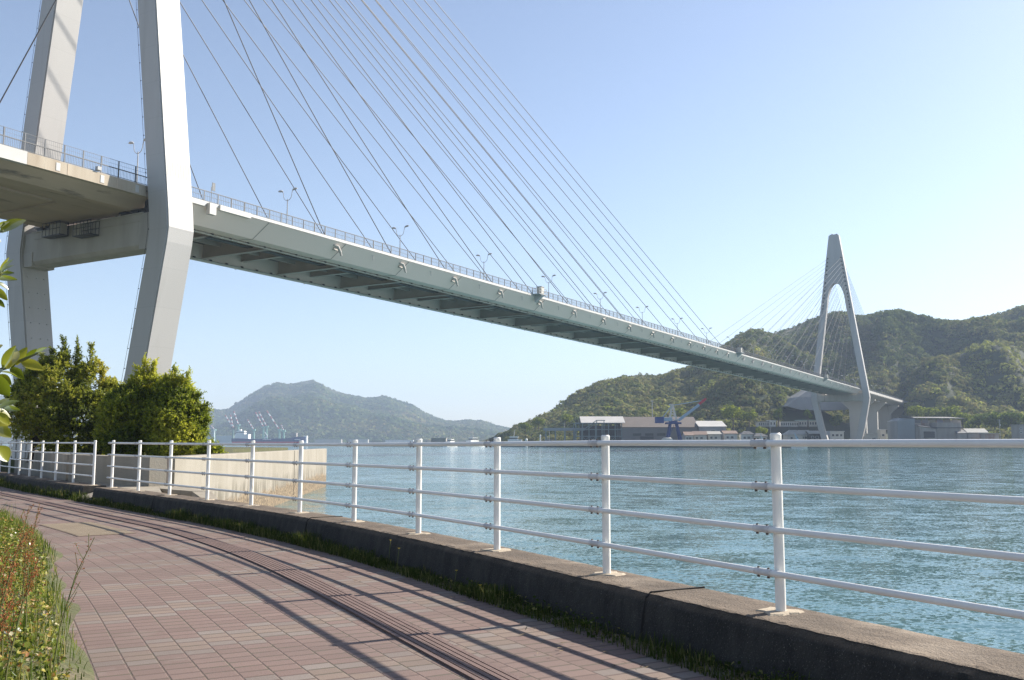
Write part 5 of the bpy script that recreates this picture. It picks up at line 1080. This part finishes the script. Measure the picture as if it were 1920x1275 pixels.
N = unit(rg.normal(size=P.shape) * .5 + [0, 0, 1]); D = unit(np.cross(N, rg.normal(size=P.shape))); Lf = rg.uniform(.012, .04, len(P)); V, Q = leaf_quads(P, D, N, Lf, Lf * .75, .12, .1)
tag(quads_mesh("small_weeds", V, Q, GRASS_SHADED), "small broad-leaved weeds at the foot of the kerb", "weeds", kind="stuff")
L = rg.uniform(LP[0] - 3, LP[9], 900); o = -.42 - np.abs(rg.normal(size=900)) * .35; p = along(L, o); P = np.stack([p[:, 0], p[:, 1], np.full(900, .012)], 1); D = unit(rg.normal(size=(900, 3)) * [1, 1, .12]); V, Q = leaf_quads(P, D, np.tile([[0, 0, 1.0]], (900, 1)), rg.uniform(.02, .09, 900), rg.uniform(.003, .012, 900), .1, .05)
lit_ = quads_mesh("dry_litter", V, Q, mat("dry straw", (.30, .23, .13), (.18, .13, .08), 4, .9)); tag(lit_, "dry straw and leaf scraps scattered on the paving beside the kerb", "litter", kind="stuff")
# dandelion-like flowers by the kerb
YEL = mat("yellow petals", (.75, .58, .06), (.65, .45, .04), 30, .7); STEM = mat("green stem", (.10, .14, .03), (.13, .11, .04), 8, .7)
for i, (L, o, h, lb) in enumerate(((LP[3] - .12, -.45, .30, "tall yellow flower by the kerb, left one of the pair near the fourth railing post"), (LP[3] - .5, -.5, .24, "yellow flower by the kerb, right one of the pair near the fourth railing post"), (LP[2] - .1, -.55, .18, "small yellow flower low by the kerb below the third railing post"), (LP[2] - .75, -.6, .12, "tiny pale yellow flower at the kerb foot between the second and third railing posts"))):
    p = along(L, o); t = thing("yellow_flower", lb, "flower", (p[0], p[1], 0), 0, "yellow flowers by the kerb"); m = MB(); m.tube([(0, 0, 0), (.01, 0, h * .6), (.02, .01, h)], .004, 5); m.build("stem", STEM, t)
    m = MB()
    for k in range(11):
        a = k * .571; r = .02; m.add([(.02, .01, h), (.02 + r * .6 * math.cos(a - .2), .01 + r * .6 * math.sin(a - .2), h + .009), (.02 + r * math.cos(a), .01 + r * math.sin(a), h + .012), (.02 + r * .6 * math.cos(a + .2), .01 + r * .6 * math.sin(a + .2), h + .009)], [(0, 1, 2, 3)])
    m.build("petals", YEL, t)
# sorrel stalks with red seed heads
SEED = leafmat("red sorrel seeds", [(0, (.20, .06, .03)), (.5, (.32, .11, .06)), (1, (.42, .20, .10))], None, .4)
def sorrel(label, x, y, z, h, lean, seed, dens=1.0):
    rg = np.random.default_rng(seed); t = thing("sorrel_plant", label, "sorrel", (x, y, z), 0, "red sorrel stalks in the verge"); m = MB()
    stem = np.array([(0, 0, -.02), (lean * .2, 0, h * .4), (lean * .55, .01, h * .75), (lean, .02, h)]); m.tube(stem, [.005, .0045, .0035, .002], 6); br = []
    for k in range(7):
        f = .5 + .07 * k; a = rg.uniform(0, 6.28); b = np.array([np.interp(f, [0, .4, .75, 1], stem[:, i]) for i in range(3)]); e = b + np.array([math.cos(a) * .05, math.sin(a) * .05, .09]) * (1.3 - .6 * (f - .5)); br.append((b, e)); m.tube([b, (b + e) / 2 + [0, 0, -.006], e], .0018, 4)
    br.append((stem[2], stem[3])); m.build("stem", STEM, t)
    Ps = np.concatenate([b + (e - b) * rg.random((int(46 * dens), 1)) + rg.normal(size=(int(46 * dens), 3)) * .008 for b, e in br]); V, Q = card_quads(Ps, unit(rg.normal(size=Ps.shape)), rg.uniform(.003, .0065, len(Ps)), rg); quads_mesh("seed_head", V, Q, SEED, t)
    P = np.zeros((6, 3)) + rg.normal(size=(6, 3)) * [.01, .01, 0] + [0, 0, .02]; a = rg.uniform(0, 6.28, 6); D = np.stack([np.cos(a) * .6, np.sin(a) * .6, np.ones(6)], 1); V, Q = leaf_quads(P, D, unit(np.stack([np.cos(a), np.sin(a), np.zeros(6)], 1)), rg.uniform(.1, .2, 6), np.full(6, .02), .1, .25); quads_mesh("leaf", V, Q, GRASS, t); return t
SOR = []
rs = np.random.default_rng(77)
for i in range(15):
    L = LP[0] + rs.uniform(-.2, 3.0); dd_ = rs.uniform(.35, .95); p = along(L, float(loff(L)) + .1 - dd_); hgt = rs.uniform(.50, .85)
    sorrel("red-flowered sorrel stalk in the weedy verge at the lower left", p[0], p[1], float(verge_z(np.array(dd_))), hgt, rs.uniform(-.06, .14), 500 + i)
q = at(97, 1215, 5.6); sorrel("tall bare arching sorrel stalk leaning out over the pavers from the verge", q[0], q[1], 0.08, .86, .21, 900, .25)
for i, (xx, yy, YY_, hh_) in enumerate(((38, 1010, 9.5, .7), (60, 985, 11, .6))):
    q = at(xx, yy, YY_); sorrel("reddish sorrel stalk farther along the verge, against the paved path", q[0], q[1], .05, hh_ + .1, .06, 950 + i)

# ------------------------------------------------------------------ citrus-like branch reaching in at the left edge
CIT = leafmat("glossy citrus leaves", [(0, (.10, .13, .016)), (.4, (.17, .20, .022)), (.75, (.28, .28, .035)), (1, (.42, .38, .07))], None, .5, .25, .35)
def big_leaves(bases, dirs, norms, Ls, Ws):
    """curved leaf blades, 6 x 2 quads each"""
    Vs, Qs = [], []; nb = 0
    for b, d, n, L, w in zip(bases, dirs, norms, Ls, Ws):
        d = unit(np.array(d, float)); x = unit(np.cross(d, n)); n2 = np.cross(x, d); row = []
        for i in range(7):
            s = i / 6; c = b + d * L * s - n2 * L * .22 * s * s; hw = w * .5 * math.sin(math.pi * min(1, s * .93 + .05)) ** .8 + .0004
            row += [c - x * hw + n2 * hw * .35, c, c + x * hw + n2 * hw * .35]
        Vs.append(np.array(row)); q = grid_quads(7, 3) + nb; Qs.append(q); nb += 21
    return np.concatenate(Vs), np.concatenate(Qs)
BY0 = 2.05; cb = thing("citrus_branch", "leafy yellow-green citrus branch reaching into the picture at the left edge", "branch", (-1.35, BY0, .0))
o0 = np.array([-1.35, BY0, .0]); at2 = lambda x, y, Y=BY0: at(x, y, Y) - o0
m = MB(); tw = []
for pts, r in (([(-170, 1500), (-120, 1100), (-95, 860), (-70, 740), (-35, 705), (10, 690), (48, 672), (72, 662)], [.014, .012, .009, .007, .005, .004, .003, .0015]), ([(-70, 740), (-30, 780), (6, 770)], [.005, .004, .002]), ([(-95, 860), (-40, 840), (-6, 838)], [.005, .004, .002]), ([(-70, 740), (-60, 600), (-28, 545), (4, 512)], [.006, .005, .004, .002]), ([(-60, 600), (-48, 500), (-14, 442), (6, 432)], [.005, .004, .003, .0015])):
    pts3 = [at2(x, y, BY0 + .05 * math.sin(i * 1.7)) for i, (x, y) in enumerate(pts)]; m.tube(pts3, r, 6)
m.build("twig", mat("green twig", (.13, .16, .045), (.10, .10, .04), 20, .6), cb, smooth=True)
LV = [((2, 436), (47, 404), 34), ((6, 690), (24, 644), 22), ((14, 692), (34, 650), 24), ((22, 690), (30, 643), 20), ((30, 684), (49, 648), 20), ((48, 674), (66, 654), 12), ((56, 668), (86, 655), 12), ((64, 664), (82, 650), 10), ((40, 678), (82, 690), 24), ((20, 690), (44, 708), 20), ((-12, 700), (16, 748), 36), ((-4, 704), (22, 720), 22), ((4, 698), (36, 700), 18), ((-8, 770), (26, 780), 24), ((-6, 768), (30, 745), 18), ((4, 765), (27, 752), 14), ((-4, 775), (20, 796), 18), ((-8, 805), (20, 815), 30), ((-6, 838), (20, 865), 34), ((-10, 800), (22, 790), 20), ((-4, 760), (18, 742), 14), ((0, 512), (26, 490), 14), ((2, 510), (20, 482), 12), ((-4, 516), (24, 508), 12), ((-6, 522), (28, 520), 14), ((-8, 530), (20, 540), 14), ((-10, 540), (14, 562), 16), ((0, 514), (12, 480), 10), ((-2, 520), (14, 500), 10), ((-12, 560), (10, 574), 14), ((-6, 430), (14, 412), 16), ((-14, 660), (4, 642), 20), ((-16, 715), (-2, 690), 20), ((8, 766), (34, 766), 12), ((6, 762), (32, 758), 10), ((-14, 446), (4, 452), 18)]
rb = np.random.default_rng(5); bs, ds, ns, Ls_, Ws_ = [], [], [], [], []
for (b, e, w) in LV:
    dy = rb.uniform(-.09, .09); p = at2(*b, BY0 + dy); q = at2(*e, BY0 + dy + rb.uniform(-.03, .03)); bs.append(p); ds.append(q - p); ns.append(np.array([rb.uniform(-.4, .5), -.75, rb.uniform(.2, 1.0)])); Ls_.append(np.linalg.norm(q - p) * .92); Ws_.append(w * BY0 / F * .85)
for k in range(60):                                       # the rest of the branch, mostly outside the picture
    p = at2(rb.uniform(-150, -20), rb.uniform(420, 1000), BY0 + rb.uniform(-.2, .25)); bs.append(p); ds.append(np.array([rb.normal(), rb.normal(), rb.normal() + .3])); ns.append(np.array([rb.normal() * .4, -.5, 1])); Ls_.append(rb.uniform(.05, .085)); Ws_.append(rb.uniform(.022, .036))
V, Q = big_leaves(bs, ds, ns, Ls_, Ws_); quads_mesh("leaf", V, Q, CIT, cb, smooth=True)

# ------------------------------------------------------------------ the air
hz = bpy.data.materials.new("haze air"); hz.use_nodes = True; ht = hz.node_tree; ht.nodes.remove(ht.nodes["Principled BSDF"])
pv = ht.nodes.new("ShaderNodeVolumePrincipled"); pv.inputs["Color"].default_value = (.62, .77, 1.0, 1); pv.inputs["Density"].default_value = .00018; pv.inputs["Anisotropy"].default_value = 0.0
ht.links.new(pv.outputs[0], ht.nodes["Material Output"].inputs["Volume"])
m = MB(); m.box((0, 2750, 148), (7000, 5900, 304)); hzo = m.build("haze", hz); tag(hzo, kind="stuff")
hzo["label"] = "thin bluish haze in the air over the strait"; hzo["category"] = "haze"
